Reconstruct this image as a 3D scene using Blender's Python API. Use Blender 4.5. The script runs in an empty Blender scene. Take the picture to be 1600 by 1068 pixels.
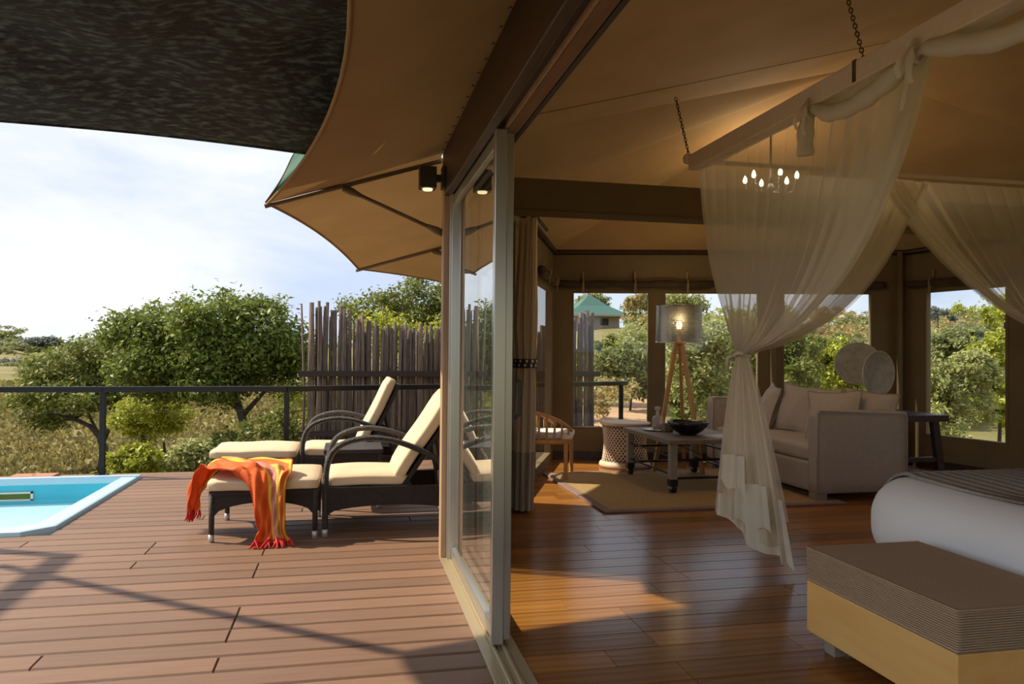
import bpy, bmesh, math, random
import numpy as np
from mathutils import Vector, Matrix
random.seed(7); np.random.seed(7)
SC = bpy.context.scene
COL = SC.collection
R = math.radians
# ------------------------------------------------------------------ camera
F_PX = 1183.43; YAW, PIT, ROL = R(12.187), R(.7365), R(.4832); CAMH = 1.25
_fw = Vector((math.sin(YAW), math.cos(YAW), 0)); _rt = Vector((math.cos(YAW), -math.sin(YAW), 0)); _up = Vector((0, 0, 1))
FW = _fw*math.cos(PIT)+_up*math.sin(PIT); _u2 = _up*math.cos(PIT)-_fw*math.sin(PIT)
RT = _rt*math.cos(ROL)+_u2*math.sin(ROL); UP = _u2*math.cos(ROL)-_rt*math.sin(ROL)
CP = Vector((0, 0, CAMH))
cam = bpy.data.cameras.new('camera'); camo = bpy.data.objects.new('camera', cam); COL.objects.link(camo)
M3 = Matrix((RT, UP, -FW)).transposed(); camo.matrix_world = Matrix.Translation(CP) @ M3.to_4x4()
cam.sensor_width = 36; cam.lens = F_PX/1600*36; cam.clip_start = .02; cam.clip_end = 2000
SC.camera = camo
def ray(x, y): return RT*((x-800)/F_PX)+UP*((534-y)/F_PX)+FW
def pz(x, y, z=0.): d = ray(x, y); return CP+d*((z-CAMH)/d.z)
def py(x, y, Y): d = ray(x, y); return CP+d*(Y/d.y)
def px(x, y, X): d = ray(x, y); return CP+d*(X/d.x)
def pd(x, y, t): return CP+ray(x, y)*t
# ------------------------------------------------------------------ sky, sun, exposure
SC.view_settings.view_transform = 'Standard'; SC.view_settings.look = 'None'; SC.view_settings.gamma = 1
SC.view_settings.use_curve_mapping = False; SC.view_settings.exposure = 1.35
w = bpy.data.worlds.new('sky'); SC.world = w; w.use_nodes = True
nt = w.node_tree; nt.nodes.clear()
o = nt.nodes.new('ShaderNodeOutputWorld'); bg = nt.nodes.new('ShaderNodeBackground'); nt.links.new(bg.outputs[0], o.inputs[0])
tc = nt.nodes.new('ShaderNodeTexCoord'); mp = nt.nodes.new('ShaderNodeMapping'); mp.inputs['Scale'].default_value = (1.6, 1.6, 4.0)
nz = nt.nodes.new('ShaderNodeTexNoise'); nz.inputs['Scale'].default_value = 1.7; nz.inputs['Detail'].default_value = 7; nz.inputs['Roughness'].default_value = .55
nz.inputs['Distortion'].default_value = .5
cr = nt.nodes.new('ShaderNodeValToRGB'); cr.color_ramp.elements[0].position = .36; cr.color_ramp.elements[0].color = (.52, .61, .79, 1)
cr.color_ramp.elements[1].position = .62; cr.color_ramp.elements[1].color = (.82, .84, .88, 1)
nt.links.new(tc.outputs['Generated'], mp.inputs[0]); nt.links.new(mp.outputs[0], nz.inputs[0]); nt.links.new(nz.outputs[0], cr.inputs[0])
nt.links.new(cr.outputs[0], bg.inputs[0]); bg.inputs[1].default_value = .50
SUN_D = Vector((.96, -.416, -1.0)).normalized()      # direction the light travels
sl = bpy.data.lights.new('sun', 'SUN'); sl.energy = 2.75; sl.color = (1, .88, .70); sl.angle = R(.8)
so = bpy.data.objects.new('sun', sl); COL.objects.link(so); so.rotation_euler = SUN_D.to_track_quat('-Z', 'Y').to_euler()
so.location = (-20, 12, 20)
# ------------------------------------------------------------------ materials
MAT = {}
def mat(name, col, rough=.6, col2=None, scale=8., bump=0., bscale=60., metal=0., spec=.5, transl=0., alpha=1., rnd=0., stretch=(1, 1, 1), emit=0., coat=0., detail=4, island=0.):
    if name in MAT: return MAT[name]
    m = bpy.data.materials.new(name); m.use_nodes = True; t = m.node_tree; N = t.nodes; L = t.links
    b = N['Principled BSDF']; out = N['Material Output']
    b.inputs['Roughness'].default_value = rough; b.inputs['Metallic'].default_value = metal
    b.inputs['Specular IOR Level'].default_value = spec; b.inputs['Coat Weight'].default_value = coat; b.inputs['Coat Roughness'].default_value = .12
    src = None
    tcn = N.new('ShaderNodeTexCoord'); mpn = N.new('ShaderNodeMapping'); mpn.inputs['Scale'].default_value = stretch; L.new(tcn.outputs['Object'], mpn.inputs[0])
    c1 = (*col, 1); b.inputs['Base Color'].default_value = c1
    if col2:
        n = N.new('ShaderNodeTexNoise'); n.inputs['Scale'].default_value = scale; n.inputs['Detail'].default_value = detail; L.new(mpn.outputs[0], n.inputs[0])
        r = N.new('ShaderNodeValToRGB'); r.color_ramp.elements[0].position = .35; r.color_ramp.elements[1].position = .68
        r.color_ramp.elements[0].color = c1; r.color_ramp.elements[1].color = (*col2, 1); L.new(n.outputs[0], r.inputs[0]); src = r.outputs[0]
    if rnd or island:
        h = N.new('ShaderNodeHueSaturation')
        if src: L.new(src, h.inputs['Color'])
        else: h.inputs['Color'].default_value = c1
        mr = N.new('ShaderNodeMapRange'); k = rnd or island
        mr.inputs[3].default_value = 1-k; mr.inputs[4].default_value = 1+k
        if island: g = N.new('ShaderNodeNewGeometry'); L.new(g.outputs['Random Per Island'], mr.inputs[0])
        else: g = N.new('ShaderNodeObjectInfo'); L.new(g.outputs['Random'], mr.inputs[0])
        L.new(mr.outputs[0], h.inputs['Value']); src = h.outputs[0]
    if src: L.new(src, b.inputs['Base Color'])
    if bump:
        n2 = N.new('ShaderNodeTexNoise'); n2.inputs['Scale'].default_value = bscale; n2.inputs['Detail'].default_value = 3; L.new(mpn.outputs[0], n2.inputs[0])
        bp = N.new('ShaderNodeBump'); bp.inputs['Strength'].default_value = bump; bp.inputs['Distance'].default_value = .02; L.new(n2.outputs[0], bp.inputs['Height']); L.new(bp.outputs[0], b.inputs['Normal'])
    last = b.outputs[0]
    if transl:
        tr = N.new('ShaderNodeBsdfTranslucent'); mx = N.new('ShaderNodeMixShader'); mx.inputs[0].default_value = transl
        if src: L.new(src, tr.inputs[0])
        else: tr.inputs[0].default_value = c1
        L.new(last, mx.inputs[1]); L.new(tr.outputs[0], mx.inputs[2]); last = mx.outputs[0]
    if alpha < 1:
        tp = N.new('ShaderNodeBsdfTransparent'); mx = N.new('ShaderNodeMixShader'); mx.inputs[0].default_value = alpha
        L.new(tp.outputs[0], mx.inputs[1]); L.new(last, mx.inputs[2]); last = mx.outputs[0]
    if emit:
        b.inputs['Emission Color'].default_value = c1; b.inputs['Emission Strength'].default_value = emit
    if last is not b.outputs[0]: L.new(last, out.inputs[0])
    MAT[name] = m; return m
def glassmat(name, f0=.045, tint=(.93, .97, .95), pw=4.0):
    """thin pane: clear, with Schlick reflectance that is the same from both sides"""
    m = bpy.data.materials.new(name); m.use_nodes = True; t = m.node_tree; N = t.nodes; L = t.links; N.clear()
    o = N.new('ShaderNodeOutputMaterial'); mx = N.new('ShaderNodeMixShader'); tp = N.new('ShaderNodeBsdfTransparent'); gl = N.new('ShaderNodeBsdfGlossy')
    ge = N.new('ShaderNodeNewGeometry'); dt = N.new('ShaderNodeVectorMath'); dt.operation = 'DOT_PRODUCT'; L.new(ge.outputs['Normal'], dt.inputs[0]); L.new(ge.outputs['Incoming'], dt.inputs[1])
    def mth(op, a, b_=None):
        n = N.new('ShaderNodeMath'); n.operation = op; n.use_clamp = op != 'ABSOLUTE'
        for k, q in enumerate((a, b_)):
            if q is None: continue
            if isinstance(q, (int, float)): n.inputs[k].default_value = q
            else: L.new(q, n.inputs[k])
        return n.outputs[0]
    c = mth('ABSOLUTE', dt.outputs['Value']); k = mth('POWER', mth('SUBTRACT', 1., c), pw); f = mth('ADD', mth('MULTIPLY', k, 1-f0), f0)
    gl.inputs['Roughness'].default_value = .0; tp.inputs[0].default_value = (*tint, 1); gl.inputs[0].default_value = (.95, .97, .97, 1)
    L.new(f, mx.inputs[0]); L.new(tp.outputs[0], mx.inputs[1]); L.new(gl.outputs[0], mx.inputs[2]); L.new(mx.outputs[0], o.inputs[0])
    MAT[name] = m; return m
def wavemat(name, c1, c2, scale, axis='X', rough=.7, bump=.5, dist=.5, dscale=2., detail=2., transl=0.):
    """ribbed / woven material: wave bands give colour and relief"""
    m = mat(name, c1, rough, transl=transl); t = m.node_tree; N = t.nodes; L = t.links; b = N['Principled BSDF']
    mpn = [n for n in N if n.type == 'MAPPING'][0]
    wv = N.new('ShaderNodeTexWave'); wv.bands_direction = axis; wv.inputs['Scale'].default_value = scale; wv.inputs['Distortion'].default_value = dist
    wv.inputs['Detail'].default_value = detail; wv.inputs['Detail Scale'].default_value = dscale; L.new(mpn.outputs[0], wv.inputs[0])
    r = N.new('ShaderNodeValToRGB'); r.color_ramp.elements[0].color = (*c1, 1); r.color_ramp.elements[1].color = (*c2, 1); L.new(wv.outputs[1], r.inputs[0]); L.new(r.outputs[0], b.inputs['Base Color'])
    bp = N.new('ShaderNodeBump'); bp.inputs['Strength'].default_value = bump; bp.inputs['Distance'].default_value = .01; L.new(wv.outputs[1], bp.inputs['Height']); L.new(bp.outputs[0], b.inputs['Normal'])
    return m
mat('deck', (.205, .112, .064), .55, (.175, .092, .050), 5, bump=.15, bscale=40, rnd=.14, stretch=(.6, 8, 8))
mat('deck_under', (.03, .02, .015), .9)
def plankmat():
    m = wavemat('plank', (.42, .175, .038), (.33, .13, .028), 2.2, 'Y', rough=.22, bump=.015, dist=9, dscale=.9, detail=3)
    N = m.node_tree.nodes; L = m.node_tree.links; b = N['Principled BSDF']; r = [n for n in N if n.type == 'VALTORGB'][0]
    [n for n in N if n.type == 'MAPPING'][0].inputs['Scale'].default_value = (.35, 3.2, 3)
    h = N.new('ShaderNodeHueSaturation'); oi = N.new('ShaderNodeObjectInfo'); mr = N.new('ShaderNodeMapRange'); mr.inputs[3].default_value = .6; mr.inputs[4].default_value = 1.05
    L.new(oi.outputs['Random'], mr.inputs[0]); L.new(mr.outputs[0], h.inputs['Value']); L.new(r.outputs[0], h.inputs['Color']); L.new(h.outputs[0], b.inputs['Base Color'])
plankmat(); MAT['plank'].node_tree.nodes['Principled BSDF'].inputs['Specular IOR Level'].default_value = .3
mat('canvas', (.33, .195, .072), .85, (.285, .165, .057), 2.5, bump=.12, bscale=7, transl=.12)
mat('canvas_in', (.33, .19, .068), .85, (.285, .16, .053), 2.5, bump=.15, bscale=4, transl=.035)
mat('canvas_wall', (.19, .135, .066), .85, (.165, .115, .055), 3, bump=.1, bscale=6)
mat('green_fly', (.03, .16, .10), .7, (.02, .12, .075), 4, transl=.35)
mat('darkwood', (.03, .013, .007), .4, (.055, .024, .011), 4, bump=.1, stretch=(6, .6, 6), bscale=20)
mat('midwood', (.20, .10, .045), .45, (.13, .06, .025), 5, stretch=(6, .6, 6))
mat('tanwood', (.42, .27, .15), .5, (.34, .21, .11), 5, stretch=(6, 6, .6))
mat('alu', (.50, .49, .44), .28, metal=.85)
mat('sill', (.44, .35, .21), .35, metal=.5)
mat('steel', (.06, .055, .05), .45, metal=.5)
mat('blackmetal', (.012, .011, .011), .4, metal=.3)
mat('rib', (.12, .075, .035), .5)
glassmat('glass', .04); glassmat('door_glass', .055, (.95, .985, .96), 2.9)
mat('cushion', (.64, .50, .32), .85, (.60, .46, .29), 6, bump=.2, bscale=9)
wavemat('wicker', (.022, .016, .013), (.065, .05, .042), 34, 'Z', rough=.5, bump=.9, dist=3, dscale=6)
mat('wicker_wrap', (.05, .042, .038), .45, (.025, .02, .018), 60, bump=.7, bscale=160)
mat('foot_cap', (.55, .54, .52), .4, metal=.5)
mat('sofa', (.46, .385, .31), .9, (.425, .355, .285), 30, bump=.25, bscale=250)
mat('sofa_cushion', (.52, .425, .34), .9, (.49, .40, .32), 30, bump=.3, bscale=180)
mat('oak', (.52, .27, .09), .45, (.44, .21, .065), 4, stretch=(6, 6, 1), bump=.05)
mat('benchwood', (.84, .50, .16), .4, (.78, .43, .125), 3.5, stretch=(3, .8, 6), coat=.2)
mat('greywood', (.22, .165, .11), .6, (.16, .115, .075), 6, stretch=(1.5, 8, 8), bump=.15)
mat('legwood', (.30, .24, .17), .6)
wavemat('bench_fabric', (.42, .285, .175), (.66, .48, .31), 38, 'Z', rough=.9, bump=.8, dist=.6, dscale=8)
mat('rug', (.68, .44, .19), .95, (.50, .30, .115), 55, bump=.9, bscale=90, stretch=(1, 3, 1))
mat('rug_border', (.28, .18, .15), .9, (.24, .15, .125), 20, bump=.2)
mat('net', (.90, .83, .68), .9, transl=.45, alpha=.45)
mat('net_dense', (.90, .83, .68), .9, transl=.4, alpha=.97)
mat('net_hem', (.88, .81, .68), .9, (.84, .77, .64), 8, transl=.3)
mat('bar_cloth', (.84, .70, .53), .9, (.80, .66, .50), 9, bump=.3, bscale=18)
mat('duvet', (.95, .95, .94), .9, bump=.35, bscale=5)
wavemat('throw', (.13, .11, .088), (.46, .41, .35), 5., 'X', rough=.95, bump=1., dist=1.1, dscale=30, detail=2)
mat('black_gloss', (.006, .006, .006), .25)
mat('stool', (.68, .54, .40), .6, (.58, .44, .31), 12, bump=.2)
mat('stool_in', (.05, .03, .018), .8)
mat('white_cushion', (.75, .72, .68), .9)
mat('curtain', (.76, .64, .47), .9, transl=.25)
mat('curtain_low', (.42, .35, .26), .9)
mat('sheer', (.85, .82, .76), .9, transl=.5, alpha=.5)
mat('crystal', (.9, .9, .88), .03, alpha=.22, spec=1.)
mat('whisky', (.16, .035, .005), .1)
mat('silver', (.75, .73, .70), .25, metal=.9)
mat('paper', (.52, .53, .56), .6)
mat('woven_disc', (.56, .52, .45), .9, (.42, .38, .32), 14, bump=.5, bscale=40)
mat('poolshell', (.06, .50, .62), .3, (.055, .47, .59), 3); mat('poolstep', (.46, .68, .76), .3)
mat('coping', (.44, .66, .76), .35)
mat('water', (.16, .58, .70), .04, alpha=.12, spec=.6)
mat('terracotta', (.42, .16, .09), .7)
mat('sailnet', (.010, .012, .009), .7, (.17, .25, .24), 15, bump=.9, bscale=14, transl=.22, stretch=(1, 2.2, 1), detail=9)  # paler noise colour stands in for bright light showing through the weave
MAT['sailnet'].node_tree.nodes['Color Ramp'].color_ramp.elements[0].position = .48; MAT['sailnet'].node_tree.nodes['Color Ramp'].color_ramp.elements[1].position = .85
mat('bark', (.05, .04, .03), .9, (.10, .08, .06), 12, bump=.6)
mat('fencepole', (.20, .14, .105), .9, (.11, .078, .06), 6, bump=.5, stretch=(8, 8, 1), rnd=.35)
mat('fencerail', (.035, .02, .016), .7)
def leaf(name, c, t=.35): return mat(name, c, .5, transl=t, island=.45, spec=.35)
leaf('leaf_dark', (.18, .225, .04)); leaf('leaf_mid', (.19, .215, .042)); leaf('leaf_yellow', (.38, .40, .045)); leaf('leaf_pale', (.40, .41, .15)); leaf('leaf_dry', (.48, .38, .16))
leaf('leaf_far', (.27, .29, .11)); leaf('grass_blade', (.22, .185, .058)); leaf('leaf_haze', (.17, .19, .15))
mat('ground', (.24, .18, .058), .95, (.13, .125, .03), .22, bump=.5, bscale=3, detail=9)
mat('path', (.50, .31, .18), .95, (.42, .25, .13), 2)
mat('hutroof', (.06, .14, .12), .8); mat('hutwall', (.36, .29, .21), .9)
mat('bulb', (1., .72, .30), .4, emit=9.); mat('lamp_lens', (.9, .75, .4), .4, emit=.6)
mat('band_dark', (.035, .018, .012), .6); mat('band_white', (.75, .7, .6), .7)
mat('blind', (.07, .042, .025), .85, (.05, .03, .018), 8); mat('strap', (.28, .2, .12), .8)
mat('seam', (.10, .06, .025), .9); mat('lightbox', (.035, .03, .025), .6)
mat('tassel', (.62, .012, .008), .8)
# ------------------------------------------------------------------ mesh builder
class MB:
    def __init__(s): s.v = []; s.f = []; s.uv = {}
    def add(s, vs, fs):
        n = len(s.v); s.v += [tuple(p) for p in vs]; s.f += [tuple(i+n for i in f) for f in fs]; return s
    def box(s, c, d, rz=0., rot=None):
        x, y, z = d[0]/2, d[1]/2, d[2]/2
        vs = [Vector((a, b, e)) for a in (-x, x) for b in (-y, y) for e in (-z, z)]
        m = rot if rot is not None else Matrix.Rotation(rz, 3, 'Z')
        vs = [m @ p+Vector(c) for p in vs]
        return s.add(vs, [(0, 1, 3, 2), (4, 6, 7, 5), (0, 4, 5, 1), (2, 3, 7, 6), (0, 2, 6, 4), (1, 5, 7, 3)])
    def bb(s, x0, x1, y0, y1, z0, z1): return s.box(((x0+x1)/2, (y0+y1)/2, (z0+z1)/2), (abs(x1-x0), abs(y1-y0), abs(z1-z0)))
    def seg(s, a, b, wd, h, upv=(0, 0, 1)):
        """box beam between a and b; wd across, h along up"""
        a, b = Vector(a), Vector(b); d = b-a; L = d.length; d.normalize(); u = Vector(upv); sd = d.cross(u).normalized(); u = sd.cross(d)
        m = Matrix((d, sd, u)).transposed(); return s.box((a+b)/2, (L, wd, h), rot=m)
    def tube(s, pts, r, n=8, closed=False, cap=True):
        pts = [Vector(p) for p in pts]; k = len(pts); rr = r if isinstance(r, (list, tuple)) else [r]*k; base = len(s.v); ref = None
        for i, p in enumerate(pts):
            d = (pts[(i+1) % k]-pts[i-1]) if closed else (pts[min(i+1, k-1)]-pts[max(i-1, 0)])
            d.normalize()
            if ref is None: ref = d.orthogonal()
            ref = (ref-d*ref.dot(d)); ref = ref.normalized() if ref.length > 1e-6 else d.orthogonal().normalized()
            bi = d.cross(ref)
            for j in range(n):
                a = 2*math.pi*j/n; s.v.append(tuple(p+(ref*math.cos(a)+bi*math.sin(a))*rr[i]))
        for i in range(k if closed else k-1):
            for j in range(n):
                a = base+i*n+j; b = base+i*n+(j+1) % n; c = base+((i+1) % k)*n+(j+1) % n; d = base+((i+1) % k)*n+j; s.f.append((a, b, c, d))
        if cap and not closed: s.f.append(tuple(base+j for j in reversed(range(n)))); s.f.append(tuple(base+(k-1)*n+j for j in range(n)))
        return s
    def lathe(s, prof, n=24, c=(0, 0, 0)):
        base = len(s.v); k = len(prof)
        for r, z in prof:
            for j in range(n): a = 2*math.pi*j/n; s.v.append((c[0]+r*math.cos(a), c[1]+r*math.sin(a), c[2]+z))
        for i in range(k-1):
            for j in range(n): s.f.append((base+i*n+j, base+i*n+(j+1) % n, base+(i+1)*n+(j+1) % n, base+(i+1)*n+j))
        return s
    def grid(s, fn, nu, nv, uv=True):
        base = len(s.v)
        for i in range(nu+1):
            for j in range(nv+1):
                s.v.append(tuple(fn(i/nu, j/nv))); s.uv[len(s.v)-1] = (i/nu, j/nv)
        for i in range(nu):
            for j in range(nv): a = base+i*(nv+1)+j; s.f.append((a, a+nv+1, a+nv+2, a+1))
        return s
    def rbox(s, c, h, r, n=8, fn=None):
        """rounded box: half sizes h, corner radius r; fn deforms local points"""
        for ax in range(3):
            for sg in (-1, 1):
                base = len(s.v)
                for i in range(n+1):
                    for j in range(n+1):
                        q = [0, 0, 0]; q[ax] = sg; q[(ax+1) % 3] = math.sin((i/n-.5)*math.pi)*.999 if 0 else (2*i/n-1); q[(ax+2) % 3] = 2*j/n-1
                        # push samples toward the edges so that the rounding is sampled
                        p = Vector([q[k]*h[k] for k in range(3)])
                        inn = Vector([max(-h[k]+r, min(h[k]-r, p[k])) for k in range(3)]); dlt = p-inn
                        if dlt.length > 1e-9: p = inn+dlt.normalized()*r
                        if fn: p = Vector(fn(p))
                        s.v.append(tuple(p+Vector(c)))
                for i in range(n):
                    for j in range(n):
                        a = base+i*(n+1)+j; q = (a, a+n+1, a+n+2, a+1); s.f.append(q if sg > 0 else q[::-1])
        return s
    def poly(s, pts): return s.add(pts, [tuple(range(len(pts)))])
    def build(s, name, m, parent=None, smooth=False, bevel=0., solid=0., sub=0, merge=False, local=False):
        me = bpy.data.meshes.new(name)
        vs = s.v
        if parent is not None and not local:
            mi = parent.matrix_basis.inverted(); P = parent.parent
            if P is not None: mi = mi @ P.matrix_basis.inverted()
            vs = [tuple(mi @ Vector(p)) for p in vs]
        me.from_pydata(vs, [], s.f)
        if s.uv:
            ul = me.uv_layers.new(name='UVMap'); li = np.zeros(len(me.loops), dtype=np.int32); me.loops.foreach_get('vertex_index', li)
            tab = np.zeros((len(vs), 2), dtype=np.float32)
            for k, q in s.uv.items(): tab[k] = q
            ul.data.foreach_set('uv', tab[li].ravel())
        if merge:
            bm = bmesh.new(); bm.from_mesh(me); bmesh.ops.remove_doubles(bm, verts=bm.verts, dist=1e-4); bm.to_mesh(me); bm.free()
        if smooth: me.polygons.foreach_set('use_smooth', [True]*len(me.polygons))
        me.materials.append(MAT[m] if isinstance(m, str) else m)
        ob = bpy.data.objects.new(name, me); COL.objects.link(ob)
        if parent is not None: ob.parent = parent
        if sub: q = ob.modifiers.new('sub', 'SUBSURF'); q.levels = q.render_levels = sub
        if solid: q = ob.modifiers.new('solid', 'SOLIDIFY'); q.thickness = solid; q.offset = 0
        if bevel: q = ob.modifiers.new('bevel', 'BEVEL'); q.width = bevel; q.segments = 2; q.limit_method = 'ANGLE'
        return ob
def tag(o, label=None, cat=None, group=None, kind=None):
    if label: o['label'] = label
    if cat: o['category'] = cat
    if group: o['group'] = group
    if kind: o['kind'] = kind
    return o
def thing(name, label, cat, loc=(0, 0, 0), rz=0., group=None, kind=None):
    o = bpy.data.objects.new(name, None); COL.objects.link(o); o.empty_display_size = .1
    o.matrix_basis = Matrix.Translation(Vector(loc)) @ Matrix.Rotation(rz, 4, 'Z')
    return tag(o, label, cat, group, kind)
def struct(o): o['kind'] = 'structure'; return o
def copy_tree(o, parent=None):
    c = o.copy(); COL.objects.link(c); c.parent = parent
    for ch in list(o.children): copy_tree(ch, c)
    return c
def lerp(a, b, t): return a+(b-a)*t
def ss(a, b, x): t = max(0., min(1., (x-a)/(b-a))); return t*t*(3-2*t)
def bez(p0, p1, p2, t): return p0*(1-t)**2+p1*2*t*(1-t)+p2*t*t
# ------------------------------------------------------------------ plan of the place
FX = .558                                    # outer face of the sliding-door front
P0 = Vector((.60, 4.62, 0)); P1 = Vector((1.25, 5.92, 0)); C1 = Vector((2.33, 8.60, 0)); C2 = Vector((6.26, 7.54, 0)); C3 = Vector((6.75, 4.60, 0)); C4 = Vector((6.75, -3.2, 0)); C5 = Vector((.60, -3.2, 0))
ROOM = [P0, P1, C1, C2, C3, C4, C5]
DECK = [Vector(p) for p in ((-7.2, -3.2, 0), (-7.2, 8.30, 0), (-.70, 8.30, 0), (1.06, 8.78, 0), (3.72, 9.68, 0), (3.72, 8.22, 0), C1, P1, P0, (FX, 4.62, 0), (FX, -3.2, 0))]
POOL = (-4.15, -1.95, 5.60, 7.95)
def xspans(poly, y):
    xs = []
    for i in range(len(poly)):
        a, b = poly[i], poly[(i+1) % len(poly)]
        if (a.y <= y) != (b.y <= y): xs.append(a.x+(b.x-a.x)*(y-a.y)/(b.y-a.y))
    xs.sort(); return [(xs[i], xs[i+1]) for i in range(0, len(xs)-1, 2)]
def board(name, x0, x1, y0, y1, z1, th, ch, m, parent, poly=None):
    def xr(y):
        return x0, x1
    v = []
    for (z, ins) in ((z1-th, 0), (z1-ch, 0), (z1, ch)):
        v += [(x0+ins*.4, y0+ins, z), (x1-ins*.4, y0+ins, z), (x1-ins*.4, y1-ins, z), (x0+ins*.4, y1-ins, z)]
    f = [(3, 2, 1, 0), (8, 9, 10, 11)]
    for k in (0, 4):
        for j in range(4): f.append((k+j, k+(j+1) % 4, k+4+(j+1) % 4, k+4+j))
    c = Vector(((x0+x1)/2, (y0+y1)/2, z1)); b = MB(); b.v = [tuple(Vector(p)-c) for p in v]; b.f = f
    o = b.build(name, m, parent, local=True); o.location = c-parent.location; return o
# deck: joist bed + boards
b = MB(); b.add([(p.x, p.y, -.05) for p in DECK]+[(p.x, p.y, -.16) for p in DECK], [tuple(range(len(DECK)))[::-1], tuple(range(len(DECK), 2*len(DECK)))]+[(i, (i+1) % len(DECK), len(DECK)+(i+1) % len(DECK), len(DECK)+i) for i in range(len(DECK))])
# pool hole: joist bed is split round the pool instead of a single slab
b = MB()
for (x0, x1, y0, y1) in ((-7.2, POOL[0], -3.2, 8.3), (POOL[1], FX, -3.2, 8.3), (POOL[0], POOL[1], -3.2, POOL[2]), (POOL[0], POOL[1], POOL[3], 8.3)): b.bb(x0, x1, y0, y1, -.14, -.05)
b.add([(FX, 4.62, -.05), (.6, 4.62, -.05), (1.25, 5.92, -.05), (2.33, 8.6, -.05), (3.72, 8.22, -.05), (3.72, 9.68, -.05), (1.06, 8.78, -.05), (FX, 8.3, -.05)], [tuple(range(8))])
deck = struct(b.build('deck', 'deck_under'))
rng = random.Random(3)
PITCH = .1555; y = 3.284-PITCH*10
while y < 9.7:
    yc = y+PITCH/2
    for (x0, x1) in xspans(DECK, yc):
        cuts = [(x0, x1)]
        if POOL[2]-.02 < yc < POOL[3]+.02: cuts = [(x0, POOL[0]-.01), (POOL[1]+.012, x1)]
        for (u0, u1) in cuts:
            if u1-u0 < .08: continue
            s = [u0]; q = u0+rng.choice((.9, 1.6, 2.4, 3.1))
            while q < u1-.5: s.append(q); q += rng.choice((2.2, 2.9, 3.6))
            s.append(u1)
            for i in range(len(s)-1): board('deck_board', s[i]+.0015, s[i+1]-.0015, y+.0045, y+PITCH-.0045, 0, .03, .009, 'deck', deck)
    y += PITCH
# interior floor
b = MB(); n = len(ROOM); b.add([(p.x, p.y, -.03) for p in ROOM]+[(p.x, p.y, -.14) for p in ROOM], [tuple(range(n)), tuple(range(2*n-1, n-1, -1))]+[(i, (i+1) % n, n+(i+1) % n, n+i) for i in range(n)])
floor = struct(b.build('floor', 'deck_under'))
y = 3.209-.1675*8
while y < 8.6:
    yc = y+.083
    for (x0, x1) in xspans(ROOM, yc):
        x0 = max(x0, .712) if yc < 4.62 else x0
        s = [x0]; q = x0+rng.choice((.35, .6, .9, 1.15))
        while q < x1-.3: s.append(q); q += rng.choice((.85, 1.05, 1.25))
        s.append(x1)
        for i in range(len(s)-1): board('plank', s[i]+.0006, s[i+1]-.0006, y+.0012, y+.1663, 0, .02, .003, 'plank', floor)
    y += .1675
# ------------------------------------------------------------------ walls with windows
def isect(pxx, A, B):
    d = ray(pxx, 534); # plan intersection of the pixel column with A-B
    a = np.array([[B.x-A.x, -d.x], [B.y-A.y, -d.y]]); r = np.linalg.solve(a, np.array([-A.x, -A.y])); return r[0]*(B-A).length
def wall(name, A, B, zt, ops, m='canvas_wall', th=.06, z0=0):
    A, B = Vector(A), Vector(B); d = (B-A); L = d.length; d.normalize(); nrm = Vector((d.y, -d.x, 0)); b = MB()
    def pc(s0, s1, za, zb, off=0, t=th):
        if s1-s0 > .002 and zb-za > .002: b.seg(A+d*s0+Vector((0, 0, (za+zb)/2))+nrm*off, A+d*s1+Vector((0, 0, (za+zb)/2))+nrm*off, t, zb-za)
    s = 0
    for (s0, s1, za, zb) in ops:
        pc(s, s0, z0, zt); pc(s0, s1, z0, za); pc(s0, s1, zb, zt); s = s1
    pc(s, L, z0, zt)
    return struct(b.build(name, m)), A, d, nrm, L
WN = [0]
def window(A, d, nrm, s0, s1, za, zb, label):
    WN[0] += 1
    o = thing('window_%d' % WN[0], label, None, A+d*((s0+s1)/2)+Vector((0, 0, za)), 0, kind='structure')
    f = MB(); fw = .03
    P = lambda s, z: A+d*s+Vector((0, 0, z))
    f.seg(P(s0, za+fw/2), P(s1, za+fw/2), .07, fw); f.seg(P(s0, zb-fw/2), P(s1, zb-fw/2), .07, fw)
    f.seg(P(s0+fw/2, za+fw), P(s0+fw/2, zb-fw), .07, fw, d); f.seg(P(s1-fw/2, za+fw), P(s1-fw/2, zb-fw), .07, fw, d)
    f.build('window_frame', 'canvas_wall', o)
    g = MB(); g.poly([P(s0+fw, za+fw), P(s1-fw, za+fw), P(s1-fw, zb-fw), P(s0+fw, zb-fw)]); g.build('pane', 'glass', o)
    return o
def blind(A, d, nrm, s0, s1, z, label):
    """rolled-up canvas blind with tie straps, on the room side"""
    a, e = A+d*s0+nrm*.085+Vector((0, 0, z)), A+d*s1+nrm*.085+Vector((0, 0, z))
    o = thing('rolled_blind', label, 'blind', (a+e)/2)
    b = MB(); n = 14; b.tube([lerp(a, e, i/n)+Vector((0, 0, -.012*math.sin(math.pi*((i*3/n) % 1)))) for i in range(n+1)], [.042+.006*math.sin(i*2.1) for i in range(n+1)], 10); b.build('roll', 'blind', o, True)
    k = max(2, int((e-a).length/.55))
    for i in range(k):
        c = lerp(a, e, (i+.5)/k); t = MB(); t.tube([c+(nrm*math.cos(q)+Vector((0, 0, 1))*math.sin(q))*.052 for q in [j*math.pi/6 for j in range(12)]], .009, 5, closed=True)
        t.seg(c+nrm*.045+Vector((0, 0, .0)), c+nrm*.04+Vector((0, 0, -.12)), .025, .006, nrm); t.seg(c+nrm*-.02+Vector((0, 0, .04)), c+nrm*-.02+Vector((0, 0, .14)), .02, .008, nrm); t.build('strap', 'strap', o)
    return o
ZT = 2.43; WB, WT = .35, 1.975
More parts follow.
